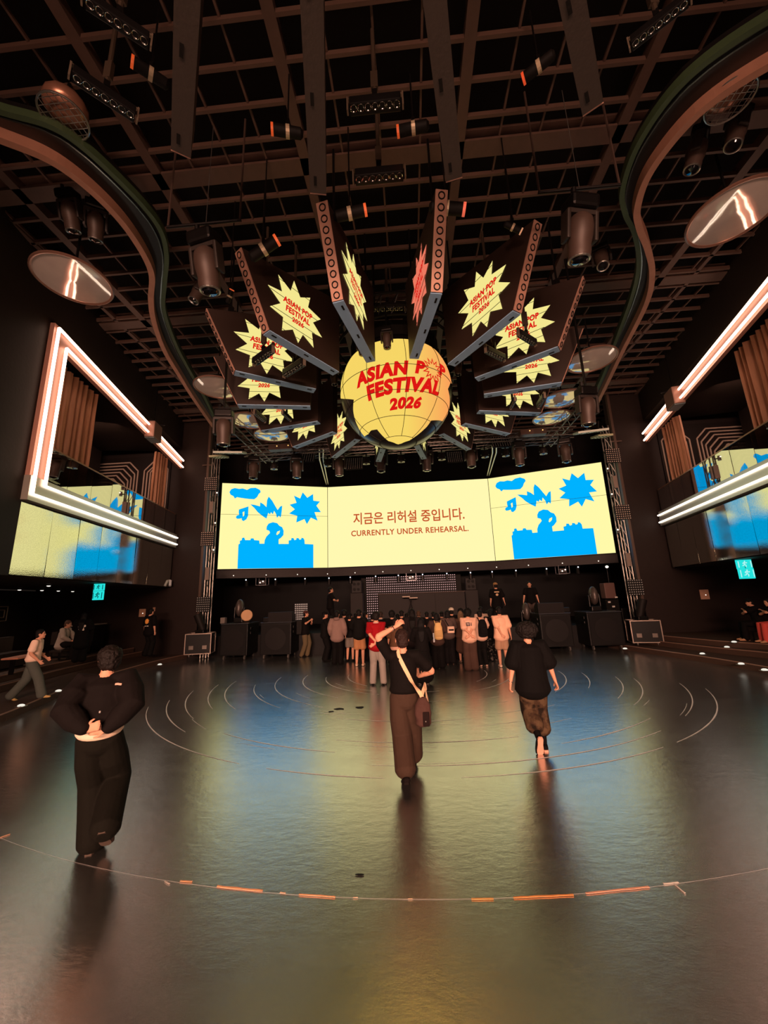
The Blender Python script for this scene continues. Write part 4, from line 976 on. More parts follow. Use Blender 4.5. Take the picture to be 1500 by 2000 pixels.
# flight cases with tube lamps
for px, py, y, lab, s in ((390, 1278, 15.2, 'left', -1), (1261, 1256, 14.95, 'right', 1)):
    zf = .45 if True else 0
    x = at_y(px, py, y).x; zf = .15 if abs(x) < 8.3 else .30
    t = thing('flight_case', 'black flight case with metal edges at the %s end of the stage front' % lab, 'flight case', (x, y, zf), (0, 0, R(-12 * s)))
    w_, d_, h_ = .92, .6, .72
    mb = MB(); mb.box((0, 0, .12 + h_ / 2), (w_, d_, h_)); mb.build('body', mat('case_black', (22, 20, 20), .45), t)
    for ed in ([((sx, sy, -1), (sx, sy, 1)) for sx in (-1, 1) for sy in (-1, 1)] + [((-1, sy, sz), (1, sy, sz)) for sy in (-1, 1) for sz in (-1, 1)] + [((sx, -1, sz), (sx, 1, sz)) for sx in (-1, 1) for sz in (-1, 1)]):
        a, b = [V((q[0] * w_ / 2, q[1] * d_ / 2, .12 + h_ / 2 + q[2] * h_ / 2)) for q in ed]
        mb = MB(); mb.beam(a, b, .03, .03); mb.build('edge', mat('case_edge', (168, 150, 138), .35, .7), t)
    for x2 in (-.24, .24):
        mb = MB(); mb.rbox((x2, -d_ / 2 - .01, .12 + h_ * .32), (.16, .02, .14), .01); mb.build('latch', mat('case_latch', (120, 110, 102), .35, .7), t)
        for y2 in (-.2, .2):
            mb = MB(); mb.cyl((x2 * 1.3 - .02, y2, .06), (x2 * 1.3 + .02, y2, .06), .058, n=12); mb.box((x2 * 1.3, y2, .115), (.06, .08, .02)); mb.build('caster', mat('caster', (110, 104, 98), .35, .6), t)
    q = thing('tube_projector', 'black tube projector tilted on the %s flight case' % lab, 'projector', (x, y, zf + .12 + h_ + .014))
    mb = MB(); mb.rbox((0, 0, .06), (.34, .28, .12), .02); mb.build('base', M_metal, q)
    mb = MB(); c = V((0, 0, .28)); dr = V((-.35 if s < 0 else .25, -.1, .9)).normalized(); mb.lathe([(.11, -.2), (.13, -.18), (.14, .1), (.15, .45), (.13, .46)], c, dr, 16); mb.build('barrel', M_black, q, smooth=True)
    mb = MB(); mb.box((-.16, 0, .22), (.03, .1, .26)); mb.box((.16, 0, .22), (.03, .1, .26)); mb.build('yoke', M_metal, q)
# truss towers beside the screen with pixel panels and lamps
for s in (-1, 1):
    x = s * 8.28
    tr = truss('tall black lighting tower at the %s edge of the screen' % SN[s], (x, 15.7, .02), (x, 15.7, 8.7), .22)
    pts = ((405, 945), (405, 1052), (405, 1180)) if s < 0 else ((1187, 890), (1213, 1000), (1239, 1147))
    for (px, py), lab in zip(pts, ('top', 'middle', 'bottom')):
        P = at_y(px, py, 15.45); mesh_panel((x + s * .05, 15.45, P.z), .55, .58, 'square dotted pixel panel on the %s lighting tower, %s' % (SN[s], lab), 0, 0, (7, 7), .017, glow('pixel_lit', (176, 140, 120), .5) if lab == 'bottom' else None)
    for i, (px, py) in enumerate(((425, 963), (425, 1022), (418, 1075)) if s < 0 else ((1203, 915), (1212, 965), (1222, 1035))):
        P = at_y(px, py, 15.4); t = thing('tower_lamp', 'small lit lamp on the %s lighting tower facing the screen, %s' % (SN[s], ('upper', 'middle', 'lower')[i]), 'lamp', (x - s * .22, 15.5, P.z))
        mb = MB(); mb.cyl((0, 0, -.1), (0, 0, .08), .06, .05, 10); mb.build('body', mat('tower_can', (96, 88, 82), .35, .5), t)
        mb = MB(); mb.ell((-s * .03, -.05, .03), .03); mb.build('bulb', glow('tower_bulb', (255, 240, 216), 2.), t)
        mb = MB(); mb.box((s * .06, .08, 0), (.16, .04, .04)); mb.build('arm', M_metal, t)
    for px, py, lab in ((418, 990, 'upper'), (410, 1120, 'lower')) if s < 0 else ((1209, 940, 'upper'), (1223, 1093, 'lower')):
        P = at_y(px, py, 15.4); mb = MB(); mb.rbox((0, 0, 0), (.16, .14, .50), .01); tag(mb.build('speaker_box', mat('tower_box', (128, 112, 102), .5), None, (x - s * .04, 15.50, P.z)), 'small pale upright box on the %s lighting tower, %s' % (SN[s], lab), 'box')
# things hung from the screen header
for px, py, lab in ((512, 1135, 'left'), (803, 1127, 'centre'), (1100, 1113, 'right')):
    yy = 19.45 if lab == 'centre' else 18.7
    x = at_y(px, py, yy).x; y = head_y(x) + .12
    t = thing('projector', 'small projector in a cage hanging under the screen header, %s' % lab, 'projector', (x, y, ZB - .435), group='projectors under the screen header')
    mb = MB(); mb.rbox((0, 0, -.22), (.30, .26, .18), .02); mb.build('body', mat('projector_body', (74, 66, 66), .4), t)
    mb = MB()
    for sx in (-1, 1):
        for sy in (-1, 1): mb.beam((sx * .24, sy * .2, -.36), (sx * .24, sy * .2, 0), .02, .02)
    for z in (-.36, -.005):
        mb.beam((-.24, -.2, z), (.24, -.2, z), .02, .02); mb.beam((-.24, .2, z), (.24, .2, z), .02, .02); mb.beam((-.24, -.2, z), (-.24, .2, z), .02, .02); mb.beam((.24, -.2, z), (.24, .2, z), .02, .02)
    mb.build('cage', mat('cage_grey', (132, 128, 132), .4, .6), t)
    for x2 in (-.06, .08):
        mb = MB(); mb.ell((x2, -.14, -.22 + x2 * .4), .03); mb.build('lens', glow('projector_lens', (255, 240, 220), 2.2), t)
# disc jockey booth in front of the see-through pixel wall
a, b = at_y(705, 1124, 21.0), at_y(905, 1195, 21.0)
mesh_panel(((a.x + b.x) / 2, 21.0, (a.z + .8) / 2), b.x - a.x, a.z - .8, 'wide see-through pixel wall glowing pink at the back of the stage', 0, 0, (46, 19), .022, glow('pixel_pink', (226, 176, 172), .95), 'pixel_wall', False)
a, b = at_y(740, 1160, 18.6), at_y(905, 1157, 18.6)
bt = thing('dj_booth', 'long brown-black disc jockey booth in the middle of the stage', 'booth', ((a.x + b.x) / 2, 18.6, .8)); bw = b.x - a.x; bh = a.z - .8
mb = MB(); mb.rbox((0, 0, bh / 2 - .02), (bw, .8, bh - .04), .01); mb.build('front', mat('booth_front', (32, 23, 21), .55), bt)
mb = MB(); mb.rbox((0, 0, bh - .02), (bw + .05, .86, .05), .01); mb.build('top', mat('booth_top', (62, 46, 40), .5), bt)
mb = MB(); mb.box((bw * .16, -.405, bh / 2 - .03), (.02, .01, bh - .1)); mb.build('panel_joint', M_black, bt)
px0 = at_y(800, 1168, 17.7)
st = thing('keyboard_stand', 'pale instrument on a thin stand before the disc jockey booth', 'instrument', (px0.x, 17.7, .8)); hz = px0.z - .8
mb = MB(); mb.rbox((-.15, 0, hz + .06), (.34, .25, .05), .01); mb.rbox((.17, 0, hz), (.36, .25, .05), .01); mb.build('control_deck', mat('deck_pale', (176, 150, 128), .4), st)
for x in (-.3, .3):
    mb = MB(); mb.cyl((x, 0, 0), (-x * .2 + .05, 0, hz - .02), .015); mb.build('leg', M_metal, st)
for px, lab, py in ((697, 'left', 1140), (918, 'right', 1135)):
    P = at_y(px, py, 20.0); t = thing('speaker_stack', 'tall black speaker stack on the %s of the pixel wall' % lab, 'speaker', (P.x, 20.0, .8)); h = P.z - .8 + .15
    mb = MB(); mb.rbox((0, 0, h * .36), (.62, .5, h * .72), .02); mb.build('lower_cabinet', mat('stack_low', (36, 29, 27), .55), t)
    mb = MB(); mb.rbox((0, 0, h * .86), (.5, .4, h * .28), .02); mb.build('upper_cabinet', mat('stack_up', (30, 25, 24), .5), t)
    for x, z in ((-.1, h * .80), (.1, h * .80), (-.1, h * .92), (.1, h * .92)):
        mb = MB(); mb.cyl((x, -.215, z), (x, -.2, z), .075, n=14); mb.build('speaker_cone', M_black, t)

# ================================================================ SIDE SEATING, PLATES, LITTER
M_sofa = mat('sofa_leather', (46, 38, 35), .32, bump=.25, bscale=9)
for k, (t0, t1, o, lab) in enumerate(((.2, 2.6, 2.3, 'nearest the camera'), (2.7, 4.6, 2.5, 'behind the pink-topped walker'), (6.2, 7.4, 2.3, 'right of the seated visitor'))):
    p = W(-1, t0, .45, o); t = thing('sofa', 'black leather sofa on the left seating tier, %s' % lab, 'sofa', p)
    def wb(mb, *a): wbox(mb, -1, *a)
    mb = MB(); wb(mb, t0, t1, .50, .72, o, o + .6); mb.build('base', M_sofa, t, world=True)
    n = max(2, int((t1 - t0) / .75))
    for i in range(n):
        a, b = t0 + (t1 - t0) * i / n + .01, t0 + (t1 - t0) * (i + 1) / n - .01
        mb = MB(); wb(mb, a, b, .72, .90, o - .03, o + .5); mb.build('seat_cushion', M_sofa, t, world=True)
        mb = MB(); wb(mb, a, b, .90, 1.32, o + .46, o + .64); mb.build('back_cushion', M_sofa, t, world=True)
    for a in (t0, t1 - .12):
        mb = MB(); wb(mb, a, a + .06, .45, .52, o + .05, o + .55); mb.build('leg', M_metal, t, world=True)
p = W(-1, 3.0, 1.0, 1.55); t = thing('low_table', 'low black table with a pink-lit top on the left seating tier', 'table', W(-1, 2.9, .45, 1.6))
mb = MB(); wbox(mb, -1, 2.7, 3.7, .84, .88, 1.45, 1.85); mb.build('tabletop', mat('table_pink', (226, 150, 122), .35), t, world=True)  # pink light strip put into the tabletop colour
for a in (2.8, 3.6):
    mb = MB(); wbox(mb, -1, a, a + .05, .45, .84, 1.6, 1.7); mb.build('leg', M_metal, t, world=True)
t = thing('bar_counter', 'black bar counter with a pale edge on the left, right of the sofas', 'counter', W(-1, 7.5, .45, 2.6))
mb = MB(); wbox(mb, -1, 7.5, 8.2, .45, 1.45, 2.3, 2.9); mb.build('body', M_black, t, world=True)
mb = MB(); wbox(mb, -1, 6.9, 8.25, 1.45, 1.49, 2.25, 2.95); mb.build('top', mat('counter_top', (150, 134, 120), .3), t, world=True)
def wplate(px, py, lab, w_, h, c, lit=True):
    P = at_y(px, py, 15.985); t = thing('wall_plate', lab, 'wall plate', P)
    mb = MB(); mb.rbox((0, 0, 0), (w_, .03, h), .008); mb.build('plate', mat('plate%d' % c[0], c, .5), t)
    if lit:
        mb = MB(); mb.ell((.03, -.018, -.02), .018, .01, .018); mb.build('indicator_light', glow('plate_led', (255, 250, 236), 2), t)
wplate(1376, 1161, 'pale square wall plate with a lit dot on the right wall', .32, .36, (196, 150, 126))
wplate(278, 1197, 'pale square wall plate with a lit dot on the left wall', .28, .32, (190, 146, 118))
wplate(301, 1190, 'tiny pale wall switch right of the left wall plate', .1, .16, (170, 128, 104), False)
P = at_wall(333, 1134, -1, -.05); t = thing('security_camera', 'small white security camera at the stage end of the left mirror panels', 'camera', P)
mb = MB(); mb.cyl((0, 0, 0), (.06, -.1, -.22), .055, .05, 10); mb.build('body', mat('cctv', (196, 200, 204), .4), t); mb = MB(); mb.cyl((0, 0, .02), (-.16, .05, .02), .02, n=8); mb.box((-.16, .05, .02), (.03, .1, .1)); mb.build('arm', mat('cctv', (196, 200, 204), .4), t)
# orange tape on the floor arc
def tape(a, b, lab, w_=.028, col=(236, 172, 128), rag=True):
    p, q = at_z(*a), at_z(*b); n = max(3, int((q - p).length / .05)); d = (q - p).normalized(); s = V((-d.y, d.x, 0)); e0, e1 = [], []
    for i in range(n + 1):
        c = p + (q - p) * i / n; e0.append(c + s * (w_ * .30 * random.uniform(.55, 1.15))); e1.append(c - s * (w_ * .30 * random.uniform(.55, 1.15)))
    poly = [(v.x - p.x, v.y - p.y) for v in e0 + e1[::-1]]
    mb = MB(); mb.prism(poly, (0, 0, 0), (1, 0, 0), (0, 1, 0), .003); o = mb.build('floor_tape', mat('tape%d' % col[2], col, .5, bump=.3, bscale=80), None, (p.x, p.y, .0035)); return tag(o, lab, 'tape', 'tape pieces on the floor arc')
tape((352, 1722), (375, 1723.5), 'short orange tape scrap at the left end of the floor arc', .03)
tape((424, 1732), (513, 1741), 'orange tape strip second from the left on the floor arc')
tape((547, 1744.5), (558, 1745.5), 'tiny worn pale tape scrap on the left of the floor arc', .02, (206, 178, 150))
tape((584, 1748), (655, 1753), 'orange tape strip on the floor arc left of centre', .022)
tape((690, 1754), (699, 1754.3), 'tiny worn tape scrap on the floor arc near the centre', .012, (206, 178, 150))
tape((797, 1757), (806, 1757), 'tiny worn tape scrap at the lowest point of the floor arc', .010, (206, 178, 150))
tape((921, 1757.5), (964, 1757), 'short yellow-orange tape strip on the floor arc right of centre', .024, (222, 166, 100))
tape((1003, 1754.5), (1120, 1749), 'deep orange tape strip on the floor arc right of centre', .026, (226, 150, 88))
tape((1144, 1746), (1268, 1733.5), 'pink-orange tape strip on the right of the floor arc', .026, (226, 168, 140))
tape((1296, 1727.5), (1325, 1724.5), 'torn white tape at the right end of the floor arc', .02, (214, 206, 196))
tape((1318, 1729), (1338, 1746), 'torn white tape tail at the right end of the floor arc', .02, (206, 198, 188))
tape((322, 1722), (331, 1728), 'torn grey tape shred at the left end of the floor arc', .02, (190, 180, 170))
tape((0, 1637), (20, 1630), 'pale tape piece at the left picture edge', .03, (206, 160, 130))
def scuff(px, py, w_, h, lab):
    p = at_z(px, py); mb = MB(); n = 12
    mb.prism([(w_ * math.cos(2 * PI * i / n) * random.uniform(.7, 1.1), h * math.sin(2 * PI * i / n) * random.uniform(.5, 1.2)) for i in range(n)], (0, 0, 0), (1, 0, 0), (0, 1, 0), .004)
    tag(mb.build('black_tape_scrap', mat('scrap', (14, 13, 13), .7), None, (p.x, p.y, .0035)), lab, 'tape scrap', 'black scraps on the dance floor')
scuff(663, 1385, .11, .07, 'black tape scrap on the floor left of the shoulder-bag carrier, middle of three'); scuff(703, 1382, .09, .06, 'black tape scrap on the floor left of the shoulder-bag carrier, right of three'); scuff(647, 1390, .05, .05, 'black tape scrap on the floor left of the shoulder-bag carrier, left of three')
scuff(703, 1710, .035, .012, 'thin black scrap on the near floor above the tape arc')
# step lights on the tier noses
def slight(px, py, z, lab):
    p = at_z(px, py, z); t = thing('step_light', lab, 'step light', p)
    mb = MB(); mb.ell((0, 0, .02), .07, .055, .03, 10, 6); mb.build('cover', glow('step_lamp', (255, 248, 232), .9), t); mb = MB(); mb.rbox((0, 0, .005), (.17, .13, .01), .004); mb.build('base', M_alu, t)
for px, py, z, lab in ((41, 1380, .15, 'nearest on the left steps'), (114, 1351, .15, 'second on the left steps'), (174, 1331, .15, 'third on the left steps, beside the boxy jacket'), (312, 1299, .15, 'furthest on the left steps'), (1372, 1278, .15, 'lowest of three on the right steps'), (1420, 1265, .30, 'middle of three on the right steps'), (1434, 1255, .45, 'highest of three on the right steps'), (1448, 1298, .15, 'near one on the right steps'), (1494, 1310, .15, 'at the right picture edge'), (1221, 1268, .15, 'beside the far right cabinet')):
    slight(px, py, z, 'small white step light, ' + lab)

# ================================================================ PEOPLE
def cloth(col, key=None, pat=None, rough=.85):
    nm = 'cloth_%02x%02x%02x%s' % (col + ('_' + pat if pat else '',))
    if max(col) < 60: col = tuple(int(x * .6) for x in col)
    if pat is None: return mat(nm, col, rough, bump=.5, bscale=11, var=.12, vscale=5, spec=.12)
    if nm in _M: return _M[nm]
    m = mat(nm, col, rough, bump=.3, bscale=14, spec=.12); nt = m.node_tree; b = nt.nodes['Principled BSDF']
    tc = nt.nodes.new('ShaderNodeTexCoord'); n = nt.nodes.new('ShaderNodeTexNoise'); n.inputs['Scale'].default_value = 9 if pat == 'camo' else 16; n.inputs['Detail'].default_value = 3
    cr = nt.nodes.new('ShaderNodeValToRGB'); cr.color_ramp.interpolation = 'CONSTANT' if pat == 'floral' else 'EASE'
    e = cr.color_ramp.elements; c2 = (84, 66, 48) if pat == 'camo' else (96, 88, 82)
    e[0].color = lin(tuple(x // 2 for x in col)); e[0].position = .38; e[1].position = .58; e[1].color = lin(c2)
    k = e.new(.48); k.color = lin(col)
    nt.links.new(tc.outputs['Object'], n.inputs[0]); nt.links.new(n.outputs[0], cr.inputs[0]); nt.links.new(cr.outputs[0], b.inputs['Base Color'])
    return m
M_skin = mat('skin', (206, 148, 120), .55, bump=.1, bscale=60, var=.06)
M_eye = mat('eye', (24, 18, 16), .2)
M_mouth = mat('lips', (150, 82, 72), .5)
def chain(mb, pts, rad, side=(1, 0, 0), n=12, cap=True):
    """closed tube of elliptical sections (side radius, depth radius) along a polyline, with rounded ends"""
    pts = [V(p) for p in pts]; rad = [(r, r) if not isinstance(r, tuple) else r for r in rad]
    if cap:
        d0, d1 = (pts[0] - pts[1]).normalized(), (pts[-1] - pts[-2]).normalized()
        r0, r1 = min(rad[0]), min(rad[-1])
        pts = [pts[0] + d0 * r0 * .6, pts[0] + d0 * r0 * .35] + pts + [pts[-1] + d1 * r1 * .35, pts[-1] + d1 * r1 * .6]
        s = lambda r, k: (r[0] * k, r[1] * k)
        rad = [s(rad[0], .45), s(rad[0], .8)] + rad + [s(rad[-1], .8), s(rad[-1], .45)]
    k = len(pts); vs = []
    for j, p in enumerate(pts):
        t = pts[min(j + 1, k - 1)] - pts[max(j - 1, 0)]
        a, b, _ = frame_from(t, V(side))
        vs += [p + a * (rad[j][0] * math.cos(2 * PI * i / n)) + b * (rad[j][1] * math.sin(2 * PI * i / n)) for i in range(n)]
    fs = [(j * n + i, j * n + (i + 1) % n, (j + 1) * n + (i + 1) % n, (j + 1) * n + i) for j in range(k - 1) for i in range(n)]
    fs += [tuple(range(n))[::-1], tuple(range((k - 1) * n, k * n))]
    mb.add(vs, fs)
def ik(a, t, l1, l2, pole):
    a, t = V(a), V(t); d = t - a; L = min(d.length, (l1 + l2) * .999); u = d.normalized(); t = a + u * L
    x = (l1 * l1 - l2 * l2 + L * L) / (2 * L); h = math.sqrt(max(0, l1 * l1 - x * x))
    p = V(pole) - u * V(pole).dot(u); p.normalize()
    return a + u * x + p * h, t
def hand(mb, w, d, nrm, thumb, s=1., curl=.5, fine=True):
    """palm, four unequal bent fingers and a thumb that leaves the side of the palm"""
    w, d = V(w), V(d).normalized(); nrm = V(nrm); nrm = (nrm - d * nrm.dot(d)).normalized(); ac = d.cross(nrm) * thumb
    kn = w + d * .088 * s
    chain(mb, [w, w + d * .035 * s, kn], [(.026 * s, .019 * s), (.036 * s, .015 * s), (.040 * s, .013 * s)], ac, 10)
    for k, (o, L) in enumerate(((.031, .070), (.0105, .079), (-.0105, .073), (-.030, .057))):
        c = curl * (1 + .12 * k); p = kn + ac * o * s - d * .008 * s; dr = (d + ac * o * 2.2).normalized(); pts = [p]; rr = [.0098 * s]
        for j, f in enumerate((.46, .31, .23)):
            ang = c * (.55, 1., .8)[j]; ax = dr.cross(nrm).normalized(); dr = Matrix.Rotation(ang, 3, ax) @ dr; p = p + dr * L * f * s; pts.append(p); rr.append((.0092, .0084, .0068)[j] * s)
        chain(mb, pts, rr, ac, 8)
    p = w + d * .026 * s + ac * .026 * s; dr = (d * .75 + ac * .75 + nrm * .25).normalized(); p2 = p + dr * .042 * s; d2 = (d * .9 + ac * .25 + nrm * .3).normalized()
    chain(mb, [p - dr * .012 * s, p2, p2 + d2 * .034 * s], [.0125 * s, .0108 * s, .0082 * s], ac, 8)

def person(name_label, px=None, loc=None, h=None, head=0, top=(40, 36, 34), sleeve='short', hem=.86, loose=.02, bottom='trousers', bcol=(30, 26, 25), wide=.02, cuff=None,
           hair='short', hcol=(26, 19, 16), shoe=(30, 26, 25), skin=None, pose=None, fine=False, group=None, topmat=None, botmat=None, sole=None, hemdrop=.03, bottoms_low=.12):
    """one figure facing local +Y; the body is one skin, hair and clothing are its children"""
    P = dict(lf=(-.10, 0, 0), rf=(.10, .02, 0), lp=0, rp=0, lh=(-.27, .02, .80), rh=(.27, .02, .80), le=(-.4, -1, 0), re=(.4, -1, 0), lk=(0, 1, 0), rk=(0, 1, 0),
             lean=0, twist=0, yaw=0, nod=0, hipz=.93, hipy=0, ln=(1, 0, 0), rn=(-1, 0, 0), ldir=None, rdir=None, curl=.45)
    P.update(pose or {})
    s = h / 1.72
    hip = V((0, P['hipy'], P['hipz'])); RL = Matrix.Rotation(-R(P['lean']), 3, 'X') @ Matrix.Rotation(R(P['twist']), 3, 'Z')
    up = lambda x, y, z: hip + RL @ (V((x, y, z)) - V((0, 0, .93)))
    # joints
    A = {}
    for k, sg in (('l', -1), ('r', 1)):
        sh = up(sg * .175, 0, 1.415)
        el, wr = ik(sh, P[k + 'h'], .285, .255, P[k + 'e'])
        hj = hip + V((sg * .085, 0, -.02))
        an = V(P[k + 'f']) + V((0, 0, .085))
        kn, an = ik(hj, an, .43, .425, P[k + 'k'])
        A[k] = (sh, el, wr, hj, kn, an)
    nk, hd = up(0, -.005, 1.475), up(0, .022, 1.592)
    HR = RL @ Matrix.Rotation(R(P['yaw']), 3, 'Z') @ Matrix.Rotation(-R(P['nod']), 3, 'X')
    hp = lambda x, y, z: hd + HR @ V((x, y, z))
    vox = .0058 if fine else .0125
    # --- body
    mb = MB()
    chain(mb, [hip + V((0, 0, -.09)), hip, up(0, 0, 1.07), up(0, .005, 1.25), up(0, -.005, 1.38), up(0, -.008, 1.45)], [(.11, .085), (.162, .115), (.136, .098), (.155, .112), (.150, .098), (.075, .062)], (1, 0, 0), 18)
    chain(mb, [up(0, -.012, 1.42), nk, hp(0, -.02, -.055)], [(.062, .058), (.054, .054), (.052, .056)], (1, 0, 0), 12)
    mb.ell(hp(0, -.008, .035), .078, .095, .090, 18, 12, HR); mb.ell(hp(0, .022, -.035), .062, .068, .082, 16, 10, HR)      # skull, jaw
    mb.ell(hp(0, .092, -.012), .012, .020, .024, 8, 6, HR); mb.ell(hp(0, .075, -.082), .026, .020, .018, 8, 6, HR)         # nose, chin
    for sg in (-1, 1):
        mb.ell(hp(sg * .078, -.004, -.005), .011, .020, .032, 8, 6, HR); mb.ell(hp(sg * .030, .078, .022), .024, .014, .010, 8, 6, HR)   # ears, brow
    mb.ell(hp(0, .085, -.052), .024, .010, .009, 8, 6, HR)
    for k, sg in (('l', -1), ('r', 1)):
        sh, el, wr, hj, kn, an = A[k]
        chain(mb, [up(sg * .05, -.005, 1.425), sh + V((0, 0, .0)), sh + (el - sh) * .5, el], [(.05, .05), (.058, .056), (.047, .049), (.040, .040)], (0, 1, 0), 12)
        chain(mb, [el, el + (wr - el) * .3, wr], [(.041, .040), (.042, .038), (.027, .022)], (0, 1, 0), 12)
        dr = V(P[k + 'dir']) if P[k + 'dir'] else (wr - el)
        hand(mb, wr, dr, P[k + 'n'], 1 if V(dr).cross(V(P[k + 'n'])).y >= 0 else -1, 1., P['curl'], fine)
        chain(mb, [hj + V((0, 0, .02)), hj + (kn - hj) * .45, kn], [(.088, .095), (.080, .084), (.055, .058)], (1, 0, 0), 14)
        chain(mb, [kn, kn + (an - kn) * .32 + V((0, -.012, 0)), an], [(.055, .056), (.054, .060), (.036, .038)], (1, 0, 0), 12)
        pt = P[k + 'p']; fr = Matrix.Rotation(R(pt), 3, 'X'); fv = lambda y, z: an + fr @ V((sg * .012 * (y / .12), y, z))
        chain(mb, [fv(-.045, -.052), fv(.03, -.040), fv(.12, -.062), fv(.175, -.067)], [(.034, .030), (.040, .040), (.046, .022), (.034, .015)], (1, 0, 0), 12)
    loc = V(loc); RZ = (0, 0, R(head))
    body = link('person', remesh(mb, vox, 3), None, loc); body.rotation_euler = RZ; body.scale = (s, s, s)
    body.data.materials.append(skin or M_skin)
    tag(body, name_label, 'person', group)
    def part(nm, mb, m, v=None, sm=3, rough_=0):
        me = remesh(mb, v or (.010 if fine else .0145), sm)
        if rough_:
            for q in me.vertices: q.co += q.normal * (noise.noise(q.co * 46) * rough_ + noise.noise(q.co * 110) * rough_ * .5)
        me.materials.append(m); return link(nm, me, body)
    tm = topmat or cloth(top); bmm = botmat or cloth(bcol)
    L = loose
    # --- shirt
    mb = MB(); e = L
    fl = .012 + L * .35
    zs = [hem, (hem + 1.08) / 2 if hem < 1.0 else 1.06, 1.16, 1.27, 1.385, 1.442]
    wd = [(.160 + e + fl, .112 + e + fl), (.150 + e + fl * .5, .108 + e + fl * .4), (.148 + e, .108 + e), (.160 + e, .116 + e * .9), (.158 + e * .6, .102 + e * .5), (.088, .072)]
    chain(mb, [up(0, 0, z) if z > .93 else hip + V((0, 0, z - .93)) for z in zs], wd, (1, 0, 0), 22)
    for k, sg in (('l', -1), ('r', 1)):
        sh, el, wr = A[k][:3]
        if sleeve == 'none': continue
        q = [up(sg * .06, -.005, 1.415), sh, sh + (el - sh) * .5]; rr = [(.060, .060), (.066 + e * .5, .066 + e * .5), (.062 + e * .8, .062 + e * .8)]
        if sleeve == 'short': q.append(sh + (el - sh) * (.72 if L < .04 else .95)); rr.append((.062 + e, .062 + e))
        elif sleeve == 'half': q.append(el); rr.append((.060 + e, .060 + e))
        else: q += [el, el + (wr - el) * .5, wr - (wr - el) * .04]; rr += [(.052 + e * .8, .052 + e * .8), (.048 + e * .7, .048 + e * .7), (.036 + e * .35, .034 + e * .35)]
        chain(mb, q, rr, (0, 1, 0), 14)
    shirt = part('jacket' if sleeve == 'long' and L > .04 else ('shirt' if bottom != 'dress' else 'dress_top'), mb, tm)
    # --- lower half
    mb = MB()
    if bottom in ('skirt', 'dress'):
        z1 = bottoms_low; chain(mb, [hip + V((0, 0, .12)), hip, hip + V((0, 0, -.3 if z1 < .55 else (z1 - .93) / 2)), V((0, hip.y, z1))], [(.148, .11), (.178, .135), (.205 + wide, .165 + wide), (.225 + wide * 2, .185 + wide * 1.6)], (1, 0, 0), 22)
    else:
        lowz = {'trousers': 1.0, 'shorts': .0, 'capri': .62}[bottom]
        chain(mb, [hip + V((0, 0, .10)), hip + V((0, 0, .02)), hip + V((0, 0, -.08))], [(.150, .112), (.172, .128), (.160, .118)], (1, 0, 0), 20)
        for k, sg in (('l', -1), ('r', 1)):
            hj, kn, an = A[k][3:]
            q = [hj + V((0, 0, .03)), hj + (kn - hj) * .5, kn]; rr = [(.098, .110), (.090 + wide * .6, .096 + wide * .6), (.066 + wide, .072 + wide)]
            if bottom == 'shorts': q = [q[0], q[1], kn + (hj - kn) * .10]; rr[2] = (.088 + wide, .092 + wide)
            elif bottom == 'capri': q += [kn + (an - kn) * .62]; rr.append((.062 + wide * 1.1, .066 + wide * 1.1))
            else: q += [kn + (an - kn) * .55, an + (an - kn).normalized() * hemdrop]; rr += [(.060 + wide * 1.1, .064 + wide * 1.1), (.054 + wide * 1.25, .062 + wide * 1.25)]
            chain(mb, q, rr, (1, 0, 0), 16)
    part({'trousers': 'trousers', 'shorts': 'shorts', 'capri': 'cropped_trousers', 'skirt': 'skirt', 'dress': 'skirt'}[bottom], mb, bmm)
    # --- shoes
    for k, sg in (('l', -1), ('r', 1)):
        an = A[k][5]; fr = Matrix.Rotation(R(P[k + 'p']), 3, 'X'); fv = lambda y, z: an + fr @ V((sg * .012 * (y / .12), y, z))
        mb = MB(); chain(mb, [fv(-.055, -.048), fv(.03, -.036), fv(.12, -.056), fv(.185, -.062)], [(.043, .036), (.048, .046), (.053, .029), (.040, .021)], (1, 0, 0), 14); sh_ = part('shoe', mb, cloth(shoe), .008 if fine else .0125, 2)
        if bottom == 'capri':
            mb = MB(); kn = A[k][4]; chain(mb, [an, kn + (an - kn) * .5], [(.041, .044), (.058, .062)], (1, 0, 0), 12); part('sock', mb, cloth((22, 18, 18)), .009, 1)
        if sole:
            mb = MB(); o2 = fr @ V((0, 0, -.073))
            mb.add([an + o2 + fr @ V((x * w_, y, z)) for z in (-.012, .010) for y, w_ in ((-.085, .024), (-.06, .036), (.03, .034), (.12, .045), (.175, .038), (.20, .018)) for x in (-1, 1)],
                   [(0, 1, 3, 2), (2, 3, 5, 4), (4, 5, 7, 6), (6, 7, 9, 8), (8, 9, 11, 10), (12, 14, 15, 13), (14, 16, 17, 15), (16, 18, 19, 17), (18, 20, 21, 19), (20, 22, 23, 21), (0, 12, 13, 1), (10, 11, 23, 22)] +
                   [(a, a + 2, a + 14, a + 12) for a in (0, 2, 4, 6, 8)] + [(a + 1, a + 13, a + 15, a + 3) for a in (0, 2, 4, 6, 8)])
            me = mb.mesh('sole', cloth(sole)); link('sole', me, sh_)
    # --- hair and hats
    mb = MB(); rn = .004
